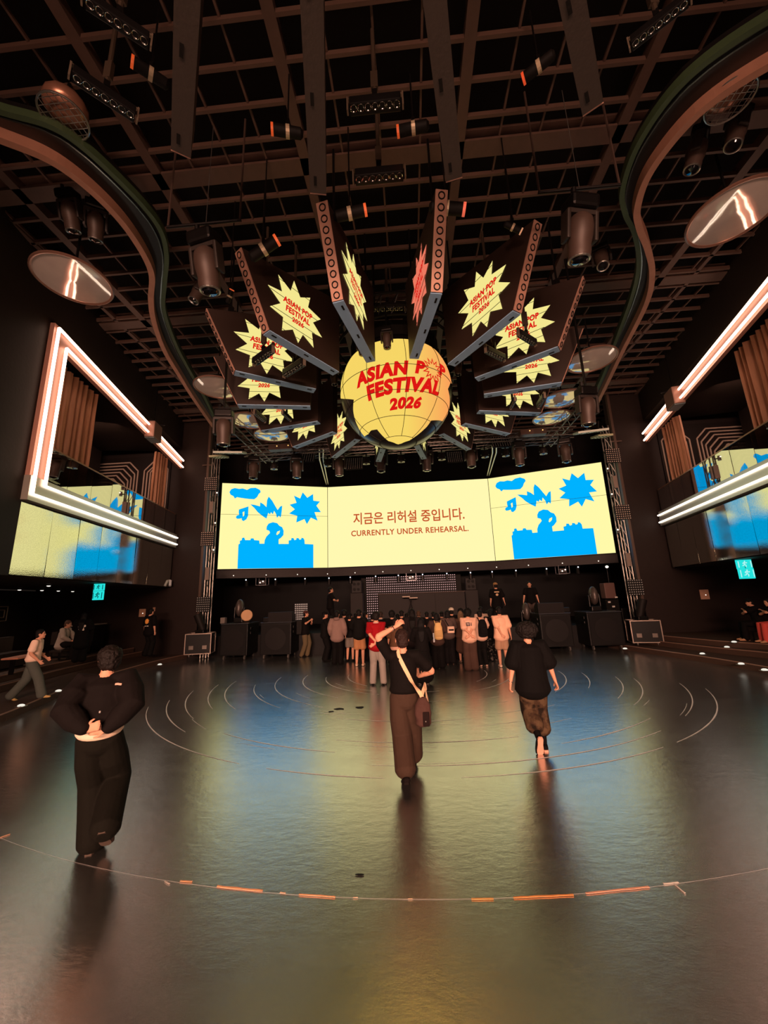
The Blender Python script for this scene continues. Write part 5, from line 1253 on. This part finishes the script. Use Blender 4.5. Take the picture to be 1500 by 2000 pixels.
    if hair in ('short', 'bob', 'long', 'bun', 'cap', 'curly', 'bowl'):
        mb.ell(hp(0, -.018, .046), .088, .100, .092, 18, 12, HR)
        mb.ell(hp(0, -.052, -.016), .078, .064, .086, 16, 10, HR)
        if hair == 'bowl': mb.ell(hp(0, -.012, .045), .104, .112, .090, 18, 12, HR); mb.ell(hp(0, -.042, -.012), .094, .084, .086, 16, 10, HR)
        if hair in ('bob', 'long'): mb.ell(hp(0, -.030, .030), .096, .098, .098, 18, 12, HR); chain(mb, [hp(0, -.045, .02), hp(0, -.062, -.07), hp(0, -.06, -.13)], [(.094, .07), (.090, .055), (.070, .035)], HR @ V((1, 0, 0)), 16)
        if hair == 'long': chain(mb, [hp(0, -.05, 0), hp(0, -.075, -.12), up(0, -.125 - L, 1.36), up(0, -.135 - L, 1.20), up(0, -.13 - L, 1.10)], [(.098, .06), (.098, .045), (.100, .036), (.082, .028), (.05, .018)], (1, 0, 0), 16)
        if hair == 'bun': mb.ell(hp(0, -.10, .07), .045, .045, .045, 12, 8, HR)
        if hair == 'curly': mb.ell(hp(0, -.022, .045), .112, .118, .108, 18, 12, HR); mb.ell(hp(0, -.05, -.02), .098, .085, .085, 16, 10, HR); rn = .016
    elif hair == 'afro': mb.ell(hp(0, -.025, .040), .160, .150, .118, 20, 14, HR); mb.ell(hp(0, -.045, -.010), .134, .105, .085, 16, 10, HR); rn = .016
    elif hair == 'blond_hood': chain(mb, [hp(0, -.02, .10), hp(0, -.035, .03), hp(0, -.06, -.09), up(0, -.10 - L, 1.40)], [(.07, .075), (.102, .106), (.110, .085), (.10, .05)], (1, 0, 0), 18)
    part('hair', mb, mat('hair_%02x%02x%02x' % hcol, tuple(int(x * .6) for x in hcol), .6, bump=.5, bscale=90, var=.2, vscale=30, spec=.2), .008 if fine else .0125, 3, max(rn, .010) if fine else rn)
    if hair == 'cap':
        mb = MB(); mb.ell(hp(0, -.012, .062), .096, .108, .078, 18, 12, HR); chain(mb, [hp(0, .06, .05), hp(0, .155, .042)], [(.08, .008), (.06, .006)], HR @ V((1, 0, 0)), 12)
        part('cap', mb, cloth(pose.get('capcol', (34, 30, 32)) if pose else (34, 30, 32)), .009, 2)
    # --- eyes and lips
    for sg in (-1, 1):
        mb = MB(); mb.ell(hp(sg * .031, .084, .006), .012, .008, .008, 10, 6, HR); mb.build('eye', M_eye, body)
    mb = MB(); mb.ell(hp(0, .092, -.054), .022, .006, .006, 10, 6, HR); mb.build('mouth', M_mouth, body)
    body['_s'] = s
    INFO[body.name] = dict(up=up, hp=hp, A=A, shirt=shirt, body=body, s=s, HR=HR, hip=hip)
    return body
INFO = {}
def world_of(body, p): return V(body.location) + Matrix.Rotation(body.rotation_euler.z, 3, 'Z') @ (V(p) * body.scale[0])
def patch(body, shapes, m, name='back_print', back=True, off=.006, step=.02):
    """lay flat (x, z) shapes on the back or front of a person's shirt"""
    I = INFO[body.name]; me = I['shirt'].data
    bvh = BVHTree.FromPolygons([v.co for v in me.vertices], [tuple(p.vertices) for p in me.polygons])
    q = MB(); sg = -1 if back else 1
    for verts, faces in shapes:
        bm = bmesh.new(); bv = [bm.verts.new((x, y, 0)) for x, y in verts]
        for f in faces: bm.faces.new([bv[i] for i in f])
        for ax in (0, 1):
            lo, hi = min(v[ax] for v in verts), max(v[ax] for v in verts); c = lo + step
            n = V((1, 0, 0)) if ax == 0 else V((0, 1, 0))
            while c < hi: bmesh.ops.bisect_plane(bm, geom=bm.verts[:] + bm.edges[:] + bm.faces[:], plane_co=n * c, plane_no=n); c += step
        bm.verts.index_update(); vs = []
        for v in bm.verts:
            o = V((v.co.x, sg * .8, v.co.y)); h_ = bvh.ray_cast(o, V((0, -sg, 0))); y = h_[0].y if h_[0] else sg * .13
            vs.append(V((v.co.x, y + sg * off, v.co.y)))
        q.add(vs, [[v.index for v in f.verts] for f in bm.faces]); bm.free()
    return q.build(name, m, I['shirt'])
def poly(*pts): return (list(pts), [tuple(range(len(pts)))])
def rect(cx, cz, w_, h): return poly((cx - w_ / 2, cz - h / 2), (cx + w_ / 2, cz - h / 2), (cx + w_ / 2, cz + h / 2), (cx - w_ / 2, cz + h / 2))
def blob(cx, cz, rx, rz, n=12): return poly(*[(cx + rx * math.cos(2 * PI * i / n), cz + rz * math.sin(2 * PI * i / n)) for i in range(n)])
def on_back(body, x, z, off=0., back=True):
    I = INFO[body.name]; me = I['shirt'].data; bvh = BVHTree.FromPolygons([v.co for v in me.vertices], [tuple(p.vertices) for p in me.polygons]); sg = -1 if back else 1
    h_ = bvh.ray_cast(V((x, sg * .8, z)), V((0, -sg, 0))); return V((x, (h_[0].y if h_[0] else sg * .12) + sg * off, z))
def strap(body, pts, w_, m, name, lab=None, parent=None):
    """flat ribbon through body-local points; a separate thing unless given a parent"""
    ps = smooth_path(pts, 8); mb = MB()
    for (a, b) in zip(ps, ps[1:]):
        pass
    k = len(ps); vs = []
    for j, p in enumerate(ps):
        t = (ps[min(j + 1, k - 1)] - ps[max(j - 1, 0)]).normalized(); n = V((p.x * .5, p.y if abs(p.y) > .02 else -.1, 0)).normalized(); a = t.cross(n).normalized()
        vs += [p + a * w_ / 2 + n * .004, p - a * w_ / 2 + n * .004, p - a * w_ / 2 - n * .003, p + a * w_ / 2 - n * .003]
    fs = [(j * 4 + i, j * 4 + (i + 1) % 4, j * 4 + 4 + (i + 1) % 4, j * 4 + 4 + i) for j in range(k - 1) for i in range(4)] + [(0, 1, 2, 3), tuple(range(4 * k - 4, 4 * k))]
    mb.add([world_of(body, v) for v in vs], fs)
    return mb.build(name, m, parent, world=True) if parent else mb
def pos(px, py, z=0.): p = at_z(px, py, z); return p

# ---- the three walkers in the foreground
p = pos(178, 1676)
left = person('person in a boxy black jacket walking away at the left, hands behind the back', loc=(p.x - .10, p.y + .06, 0), h=1.73, head=24, top=(30, 23, 20), sleeve='long', hem=1.06, loose=.070, bottom='trousers', bcol=(30, 28, 19), wide=.052, hair='bowl', hcol=(34, 22, 17), shoe=(64, 52, 46), fine=True, sole=(84, 70, 62),
    pose=dict(lf=(.03, .04, 0), rf=(.16, -.14, .16), rp=-42, lp=0, hipy=.02, hipz=.915, lh=(-.045, -.235, 1.045), rh=(.10, -.20, 1.02), le=(-1, -.55, -.2), re=(1, -.45, -.1), ldir=(.9, -.1, .25), rdir=(-.9, -.05, .05), ln=(0, -1, .1), rn=(0, 1, 0), yaw=22, nod=-4, lean=2, rk=(.05, 1, -.2), lk=(-.1, 1, 0), curl=.55))
I = INFO[left.name]
mb = MB(); chain(mb, [V((0, .02, .965)), V((0, .01, 1.01)), V((0, 0, 1.10))], [(.190, .146), (.190, .146), (.18, .138)], (1, 0, 0), 20); me = remesh(mb, .011, 2); me.materials.append(cloth((222, 196, 172))); link('undershirt', me, left)
patch(left, [rect(.135, 1.372, .062, .016)], mat('reflective_tab', (214, 170, 150), .4), 'shoulder_tab'); patch(left, [rect(.025, 1.16, .012, .018)], mat('shirt_button', (150, 144, 140), .3), 'back_stud')

p = pos(797, 1538)
woman = person('person in black tee and wide brown trousers walking away, one hand on the head', loc=(p.x, p.y + .10, 0), h=1.70, head=2, top=(24, 18, 16), hemdrop=-.05, sleeve='short', hem=1.015, loose=.012, bottom='trousers', bcol=(60, 44, 35), wide=.056, hair='short', hcol=(62, 38, 30), shoe=(34, 24, 22), fine=True, sole=(40, 30, 28),
    pose=dict(lf=(-.02, -.13, .045), lp=-22, rf=(.08, .42, 0), rp=0, hipy=.06, hipz=.915, lh=(-.075, .02, 1.745), le=(-1, -.25, -.6), ldir=(.55, .1, .45), ln=(.3, .8, -.5), rh=(.20, .30, 1.10), re=(1, -.4, -.3), rdir=(-.3, .9, .4), rn=(0, .3, 1), yaw=4, nod=6, curl=.6))
I = INFO[woman.name]; wr = I['A']['l'][2]; el = I['A']['l'][1]
mb = MB(); d = (wr - el).normalized(); mb.ring(wr - d * .035, .030, .007, d, n=18); mb.build('bracelet', mat('bracelet', (70, 60, 58), .3, .6), woman)
mb = MB(); mb.ring(wr - d * .055, .031, .004, d, n=18); mb.build('bracelet', M_alu, woman)
# her shoulder bag and its cream strap
bag = thing('shoulder_bag', 'brown slouchy shoulder bag on a cream strap at the hip of the walker in black', 'bag', world_of(woman, (.215, -.10, .70)))
sp = [(-.06, .06, 1.452), (-.055, -.04, 1.468)] + [tuple(on_back(woman, x, z, .012)) for x, z in ((-.045, 1.40), (0, 1.30), (.05, 1.20), (.10, 1.10))] + [(.165, -.17, 1.03), (.20, -.175, .97), (.205, -.165, .93)]
strap(woman, sp, .046, cloth((226, 186, 148)), 'strap', parent=bag)
mb = MB(); ps = [(.19, -.13, .94), (.235, -.10, 1.04), (.25, 0.0, 1.06), (.262, -.04, .98), (.268, -.09, .90), (.26, -.12, .87)]
strap(woman, ps, .05, cloth((226, 186, 148)), 'strap', parent=bag)
mb = MB(); c = lambda x, y, z: world_of(woman, (x, y, z))
chain(mb, [c(.21, -.17, .95), c(.205, -.175, .88), c(.205, -.175, .78), c(.205, -.17, .675)], [(.045, .03), (.085, .05), (.098, .058), (.088, .05)], (1, 0, 0), 18)
me = remesh(mb, .009, 2); 
for v in me.vertices: v.co += v.normal * noise.noise(v.co * 17) * .010
me.materials.append(cloth((70, 48, 43)))
for v in me.vertices: v.co -= bag.location
link('pouch', me, bag)
mb = MB(); mb.rbox(c(.235, -.232, .74) - V(bag.location), (.075, .022, .15), .01); mb.build('pocket', cloth((44, 26, 24)), bag)
mb = MB(); mb.ell(c(.228, -.250, .72) - V(bag.location), .008); mb.build('stud', M_alu, bag)

p = pos(1066, 1467)
rman = person('person with a big afro, oversized black tee and camouflage trousers walking away at the right', loc=(p.x - .07, p.y + .03, 0), h=1.66, head=-3, top=(19, 15, 15), sleeve='half', hem=.80, loose=.062, bottom='capri', bcol=(62, 46, 34), botmat=cloth((62, 46, 34), pat='camo'), wide=.058, hair='afro', hcol=(36, 28, 26), shoe=(24, 20, 20), fine=True, sole=(214, 160, 136),
    pose=dict(lf=(-.03, -.16, .12), lp=-64, rf=(.075, .02, 0), rp=0, hipy=.02, hipz=.92, lh=(-.335, -.02, .80), rh=(.345, .06, .86), le=(-.5, -.7, 0), re=(.6, -.7, 0), yaw=2, ln=(1, .2, 0), rn=(-1, -.2, 0), curl=.7))
I = INFO[rman.name]
patch(rman, [rect(0, 1.432, .055, .010)], mat('neck_label', (226, 150, 118), .5), 'neck_label')
mb = MB(); mb.ell(I['hp'](-.093, .0, -.01), .012, .012, .018); mb.build('earphone', mat('earphone', (226, 222, 216), .3), rman)
wr, el = I['A']['l'][2], I['A']['l'][1]; d = (wr - el).normalized(); mb = MB(); mb.ring(wr - d * .02, .030, .005, d, n=16); mb.build('bracelet', M_alu, rman)

# ---- the crowd in front of the stage
def crowd(label, fx, fy, hx, hy, **k):
    """feet at pixel (fx, fy), crown at pixel (hx, hy)"""
    p = pos(fx, fy, k.pop('z', 0.)); t = at_y(hx, hy, p.y); hh = (t.z - p.z)
    rot = k.pop('head', 0); k.setdefault('group', 'crowd before the stage')
    return person(label, loc=(p.x, p.y, p.z), h=max(1.5, min(1.86, hh - .012)), head=rot, **k)
def behind(label, hx, hy, Y, **k):
    t = at_y(hx, hy, Y); k.setdefault('group', 'crowd before the stage'); rot = k.pop('head', 0)
    return person(label, loc=(t.x, Y, 0), h=max(1.5, min(1.88, t.z - .015)), head=rot, **k)
BK = dict(lh=(.02, -.205, .99), rh=(-.03, -.215, .96), le=(-1, -.5, 0), re=(1, -.5, 0), ldir=(.8, -.1, -.5), rdir=(-.8, -.1, -.4), ln=(0, -1, 0), rn=(0, -1, 0))     # hands clasped behind the back
FR = dict(lh=(-.09, .26, 1.06), rh=(.09, .26, 1.06), le=(-1, -.4, -.3), re=(1, -.4, -.3))                                                                         # hands held in front
red = crowd('person in a red polo shirt and grey jeans, hands clasped behind the back', 738, 1338, 735, 1193, top=(146, 18, 26), hem=.87, loose=.035, bcol=(150, 140, 132), wide=.022, hair='bowl', hcol=(34, 24, 20), shoe=(30, 24, 22), pose=dict(BK, rf=(.14, .02, 0), lf=(-.12, .03, 0)))
patch(red, [rect(0, 1.447, .13, .02)], cloth((196, 170, 158)), 'collar')
crowd('person in a brown cap, black tee and olive trousers, both hands at the chest', 596, 1283, 597, 1192, head=-95, top=(26, 21, 20), loose=.03, bcol=(98, 84, 62), wide=.02, hair='cap', pose=dict(capcol=(72, 44, 40), lh=(-.05, .24, 1.28), rh=(.16, .26, 1.36), le=(-1, -.2, -.6), re=(1, -.1, -.7), lf=(-.10, .05, 0), rf=(.06, -.12, 0), yaw=20))
crowd('person in a black cap and black long sleeves with folded arms, facing right', 634, 1292, 628, 1194, head=-70, top=(26, 22, 22), sleeve='long', loose=.025, bcol=(24, 21, 21), wide=.02, hair='cap', pose=dict(capcol=(24, 21, 22), lh=(.10, .22, 1.20), rh=(-.08, .24, 1.16), le=(-1, -.2, -.5), re=(1, -.2, -.5)))
behind('person in black standing behind the black-capped man', 646, 1205, 14.6, head=-20, top=(26, 22, 22), hair='short', pose=FR)
grey = crowd('person in a mauve-grey hooded sweatshirt and black trousers seen from behind', 659, 1298, 657, 1192, top=(134, 108, 100), sleeve='long', hem=.82, loose=.05, bcol=(24, 20, 20), wide=.03, hair='short', hcol=(24, 18, 16), pose=dict(lh=(-.24, .12, .92), rh=(.26, .10, .92), yaw=-12))
mb = MB(); mb.ell((0, -.10, 1.46), .11, .07, .055, 14, 8); me = remesh(mb, .012, 2); me.materials.append(cloth((126, 100, 94))); link('hood', me, grey)
crowd('person in a black tee and grey shorts standing with bare legs', 684, 1292, 681, 1197, top=(24, 20, 20), hem=.90, loose=.02, bottom='shorts', bcol=(122, 112, 104), wide=.02, hair='cap', shoe=(30, 24, 22), pose=dict(FR, capcol=(28, 24, 24)))
behind('dark-haired person whose head shows just above the grey sweatshirt', 672, 1190, 14.4, top=(34, 28, 27), hair='bowl')
tan = crowd('person in a black long-sleeved top and tan shorts with white shoes', 703, 1301, 704, 1189, top=(28, 25, 24), sleeve='long', hem=.88, loose=.035, bottom='shorts', bcol=(178, 124, 84), wide=.025, hair='short', shoe=(214, 178, 152), pose=dict(FR))
behind('person with a pale blue face mask glancing right beside the tan shorts', 713, 1194, 14.2, head=-60, top=(60, 66, 76), hair='short', pose=FR)
hph = behind('person with headphones round the neck and brown hair, right of the red polo', 743, 1193, 13.6, top=(27, 23, 22), loose=.03, sleeve='long', hair='short', hcol=(70, 50, 40), pose=FR)
mb = MB(); I = INFO[hph.name]; mb.tube([I['up'](-.075, -.02, 1.475), I['up'](-.06, -.08, 1.46), I['up'](.06, -.08, 1.46), I['up'](.075, -.02, 1.475)], .014, 8); mb.build('headphones', mat('headphones', (150, 140, 132), .4), hph)
behind('person with curly black hair in a black top behind the shoulder-bag carrier', 765, 1192, 13.2, top=(25, 21, 20), hair='curly', pose=FR, loose=.03)
behind('person with a short back and sides in dark brown, above the shoulder-bag carrier', 784, 1191, 14.2, top=(42, 32, 30), hair='short')
behind('short person in black half hidden behind the curly-haired one', 776, 1199, 14.8, top=(32, 27, 26), hair='short')
br = behind('person in a brown blouse and pale skirt mostly hidden behind the shoulder-bag carrier', 772, 1222, 11.6, top=(96, 66, 48), sleeve='half', loose=.03, bottom='skirt', bcol=(206, 158, 138), bottoms_low=.5, hair='bob', hcol=(40, 28, 24), shoe=(200, 150, 130))
behind('long-haired person in a dark plum-grey top, above the right of the shoulder-bag carrier', 804, 1188, 12.4, top=(56, 42, 42), sleeve='long', hem=.72, loose=.05, hair='long', bcol=(26, 22, 22))
dress = crowd('person with very long black hair in a long black dress, nearest of the crowd', 828, 1336, 823, 1206, top=(25, 20, 20), sleeve='long', loose=.03, bottom='dress', bcol=(24, 19, 19), wide=.03, bottoms_low=.16, hair='long', hcol=(22, 17, 17), shoe=(150, 136, 128), pose=dict(FR))
bp = crowd('person in a brown jacket and wide black trousers wearing a pale yellow backpack', 858, 1306, 851, 1196, top=(66, 48, 42), sleeve='long', hem=.80, loose=.045, bcol=(25, 21, 21), wide=.045, hair='bob', hcol=(28, 21, 19), shoe=(214, 160, 132), pose=dict(FR))
cb = crowd('person in a grey-brown jacket with a white crossbody bag on the back', 880, 1297, 876, 1191, top=(82, 66, 60), sleeve='long', hem=.88, loose=.04, bcol=(27, 23, 24), wide=.035, hair='bob', hcol=(26, 20, 20), shoe=(206, 150, 124), pose=dict(FR))
bl = crowd('person with long pale blond hair in a brown dress', 906, 1294, 903, 1193, top=(78, 56, 46), sleeve='short', loose=.035, bottom='dress', bcol=(76, 55, 46), bottoms_low=.42, wide=.01, hair='blond_hood', hcol=(196, 150, 112), shoe=(120, 96, 84), pose=dict(FR))
wt = crowd('person in a white printed tee and wide brown trousers, hands clasped behind the back', 922, 1309, 924, 1188, top=(226, 178, 152), hem=.86, loose=.045, bcol=(74, 54, 46), wide=.05, hair='curly', hcol=(26, 20, 18), shoe=(196, 146, 122), pose=dict(BK, twist=0))
patch(wt, [rect(-.035, 1.29, .11, .10), rect(.055, 1.29, .02, .09)], mat('print_ink', (52, 50, 62), .7), 'back_print'); patch(wt, [rect(-.035, 1.31, .07, .015), rect(-.035, 1.275, .07, .015)], mat('print_pale', (206, 176, 160), .7), 'back_print', off=.010)
bk2 = crowd('person in black trousers with a black backpack over a white tee', 945, 1301, 942, 1191, top=(214, 172, 150), hem=.86, loose=.03, bcol=(24, 20, 20), wide=.02, hair='short', shoe=(206, 168, 148), head=8, pose=dict(FR))
crowd('person with straight black hair and dark floral trousers, left of the beige shorts', 966, 1291, 963, 1189, top=(24, 20, 20), sleeve='half', hem=.86, loose=.04, bcol=(40, 36, 34), botmat=cloth((40, 36, 34), pat='floral'), wide=.045, hair='bob', hcol=(26, 20, 19), pose=dict(FR))
tee = crowd('person in a pale tee and beige shorts at the right end of the crowd', 985, 1303, 979, 1184, top=(236, 184, 154), hem=.83, loose=.045, bottom='shorts', bcol=(172, 134, 108), wide=.03, hair='short', hcol=(30, 23, 21), shoe=(226, 190, 168), head=-4, pose=dict(lh=(-.02, -.20, .93), le=(-1, -.5, 0), ldir=(.7, -.1, -.6), ln=(0, -1, 0), rh=(.28, -.02, .82)))
for hx, hy, Y, lab, kw in ((817, 1192, 14.6, 'person with light brown hair far back in the crowd centre', dict(hcol=(120, 86, 62))), (833, 1194, 14.9, 'person with dark hair far back between the long-haired pair', {}), (846, 1200, 15.45, 'person in the back row behind the yellow backpack', {}), (862, 1193, 14.7, 'person with tied-up hair behind the yellow backpack', dict(hair='bun')),
        (881, 1186, 14.0, 'person in a white cap facing the stage in the back row', dict(hair='cap', pose=dict(capcol=(206, 190, 170)))), (899, 1188, 14.4, 'person with dark curly hair behind the blond one', dict(hair='curly')), (938, 1184, 14.3, 'person with dark hair behind the black backpack', dict(hair='short', top=(206, 172, 152))), (794, 1200, 15.1, 'person with dark hair in the back row above the shoulder-bag carrier', {}), (727, 1200, 15.0, 'person in the back row left of the red polo', {}), (695, 1196, 15.0, 'person in the back row left of the tan shorts', {}), (952, 1196, 14.9, 'person in the back row right of the black backpack', {}), (913, 1196, 15.1, 'person in the back row behind the white printed tee', {})):
    kw = dict(kw); kw.setdefault('top', (34, 28, 27)); kw.setdefault('hair', 'short'); behind(lab, hx, hy, Y, **kw)
# bags worn in the crowd
def pack(body, col, lab, w_=.26, hgt=.40, zc=1.18, x=0., strapcol=None):
    c = on_back(body, x, zc, .075); t = thing('backpack', lab, 'backpack', world_of(body, c), (0, 0, body.rotation_euler.z))
    s_ = body.scale[0]; mb = MB(); chain(mb, [(0, 0, -hgt / 2), (0, -.01, -hgt * .3), (0, -.01, hgt * .2), (0, .01, hgt / 2)], [(w_ * .5, .07), (w_ * .52, .085), (w_ * .48, .08), (w_ * .34, .05)], (1, 0, 0), 18); me = remesh(mb, .013, 2); me.materials.append(cloth(col)); link('bag', me, t)
    mb = MB(); mb.rbox((0, -.095, -hgt * .16), (w_ * .7, .04, hgt * .4), .015); mb.build('front_pocket', cloth(tuple(int(q * .9) for q in col)), t)
    for sg in (-1, 1):
        mb = MB(); mb.tube([(sg * w_ * .3, .03, hgt * .42), (sg * w_ * .36, .06, hgt * .62), (sg * w_ * .4, .12, hgt * .68)], .014, 8); mb.build('strap', cloth(strapcol or col), t)
pack(bp, (216, 176, 116), 'pale yellow backpack on the person in the brown jacket', .25, .42, 1.17, .03)
pack(bk2, (28, 24, 25), 'black backpack on the person in a white tee', .28, .44, 1.18, 0)
c = on_back(cb, .07, 1.10, .05); t = thing('crossbody_bag', 'white crossbody bag with a dark flap edge on the grey-brown jacket', 'bag', world_of(cb, c))
mb = MB(); mb.rbox((0, 0, 0), (.22, .07, .20), .02); mb.build('pouch', cloth((222, 186, 162)), t); mb = MB(); mb.rbox((.01, -.04, -.005), (.16, .012, .05), .005); mb.build('flap', cloth((52, 42, 42)), t)
strap(cb, [tuple(on_back(cb, x, z, .012)) for x, z in ((-.10, 1.42), (-.06, 1.34), (-.01, 1.25), (.03, 1.19))], .03, cloth((40, 32, 32)), 'strap', parent=t)
c = on_back(bp, -.12, .96, .02); q = world_of(bp, c); mb = MB(); mb.rbox((0, 0, 0), (.05, .02, .26), .005); o = mb.build('paper_folder', cloth((196, 202, 206)), None, q); tag(o, 'white paper folder held low beside the yellow backpack', 'folder')

# ---- crew on the stage, visitors at the sides
def stage_man(label, hx, hy, Y, **k):
    t = at_y(hx, hy, Y); return person(label, loc=(t.x, Y, .8), h=max(1.5, min(1.9, t.z - .815)), **k)
stage_man('person in a black tee standing on the stage at left, hands held together', 645, 1146, 17.6, head=-70, top=(25, 21, 20), loose=.03, hair='short', pose=dict(lh=(-.02, .28, 1.16), rh=(.10, .26, 1.14), le=(-1, -.2, -.5), re=(1, -.2, -.5), nod=-12))
cr = stage_man('person in a printed black tee on the stage, back turned, right of the booth', 967, 1137, 17.3, head=0, top=(22, 18, 18), hem=.72, loose=.045, hair='cap', pose=dict(capcol=(150, 112, 72), rh=(.34, .05, .82)))
patch(cr, [rect(0, 1.33, .20, .045), blob(0, 1.22, .055, .05)], mat('print_sand', (206, 170, 134), .7), 'back_print')
stage_man('person in black tee and grey trousers on the stage at right, facing the hall', 1033, 1135, 17.3, head=165, top=(20, 17, 17), loose=.03, bcol=(70, 58, 54), hair='short', pose=dict(lh=(-.30, .05, .84), rh=(.31, .08, .86)))
jm = crowd('person in a pale pink tee and blue-grey jeans striding right at the far left', 52, 1366, 60, 1226, z=.15, head=-62, top=(246, 208, 186), hem=.98, loose=.03, bcol=(82, 86, 80), wide=.035, hair='short', hcol=(24, 18, 16), shoe=(206, 170, 110), group='visitors at the left', pose=dict(lf=(-.05, -.34, .03), lp=-25, rf=(.05, .30, 0), hipz=.90, lh=(-.20, .22, .95), rh=(.26, .20, .93), lean=6, nod=-10))
hd_ = crowd('person in a long black top with white blob print, left of the seated visitor', 153, 1293, 150, 1200, z=.45, head=25, top=(18, 15, 16), sleeve='long', hem=.55, loose=.06, bcol=(18, 15, 16), wide=.05, hair='long', hcol=(18, 14, 14), group='visitors at the left', pose=dict(FR))
wp = mat('print_white', (226, 206, 190), .6)
patch(hd_, [blob(.02, 1.26, .05, .055), blob(.03, 1.17, .06, .055), blob(-.06, 1.23, .04, .04), blob(.10, 1.25, .035, .04), blob(-.05, 1.15, .03, .03), blob(-.02, 1.12, .03, .03), blob(.07, 1.12, .03, .03)], wp, 'back_print')
sun_ = crowd('person in black with an orange sun print on the back, before the left wall plate', 287, 1282, 293, 1188, z=.30, head=-15, top=(20, 16, 15), loose=.04, hem=.80, sleeve='half', bcol=(24, 20, 19), wide=.03, hair='short', group='visitors at the left')
st_ = [(.11 * math.cos(2 * PI * i / 20) * (1 if i % 2 else .68), 1.26 + .11 * math.sin(2 * PI * i / 20) * (1 if i % 2 else .68)) for i in range(20)]
patch(sun_, [poly(*st_)], mat('print_orange', (224, 140, 62), .6, emit=.15), 'back_print'); patch(sun_, [rect(-.07, 1.09, .05, .03), rect(0, 1.09, .05, .03), rect(.07, 1.09, .05, .03)], wp, 'back_print')  # orange print given a faint glow of its own
SIT = dict(hipz=.50, lf=(-.12, .44, 0), rf=(.12, .42, 0), lh=(-.12, .30, .62), rh=(.12, .32, .62), le=(-1, -.3, 0), re=(1, -.3, 0), lk=(0, .6, 1), rk=(0, .6, 1), lean=10)
q = W(-1, 5.55, .45, 2.2)
person('visitor in a pale grey shirt sitting on a black stool at the left', loc=(q.x, q.y, .45), h=1.7, head=-75, top=(176, 160, 148), sleeve='long', loose=.035, bcol=(34, 28, 26), hair='short', hcol=(150, 110, 90), shoe=(60, 50, 46), group='visitors at the left', pose=SIT)
def stool(x, y, z, lab):
    t = thing('stool', lab, 'stool', (x, y, z)); mb = MB(); mb.rbox((0, 0, .29), (.42, .40, .08), .03); mb.build('seat', M_sofa, t)
    for sx in (-.15, .15):
        for sy in (-.14, .14):
            mb = MB(); mb.cyl((sx, sy, 0), (sx, sy, .26), .018); mb.build('leg', M_metal, t)
stool(q.x, q.y, .45, 'black padded stool under the visitor in the pale grey shirt')
P = at_y(1474, 1190, 12.6)
for px, hy, lab, tc_, hd2, sk in ((1476, 1183, 'visitor in black with folded arms and pale shoes sitting at the right edge', (20, 16, 17), 70, (196, 146, 116)), (1514, 1190, 'visitor in black with red trousers sitting at the right picture edge', (24, 20, 20), 80, (190, 140, 112))):
    P = at_y(px, hy, 12.9 if px < 1490 else 12.4); 
    b = person(lab, loc=(P.x, P.y, .45), h=1.66, head=hd2, top=tc_, sleeve='short', loose=.035, bcol=(22, 18, 18) if px < 1490 else (214, 84, 76), hair='cap' if px < 1490 else 'bob', hcol=(24, 18, 18), shoe=(206, 156, 120), group='visitors at the right', pose=dict(SIT, lh=(.06, .30, .92), rh=(-.06, .28, .88), capcol=(24, 20, 22)))
    stool(P.x, P.y, .45, 'black padded stool under the ' + ('visitor with pale shoes at the right' if px < 1490 else 'visitor with red trousers at the right'))
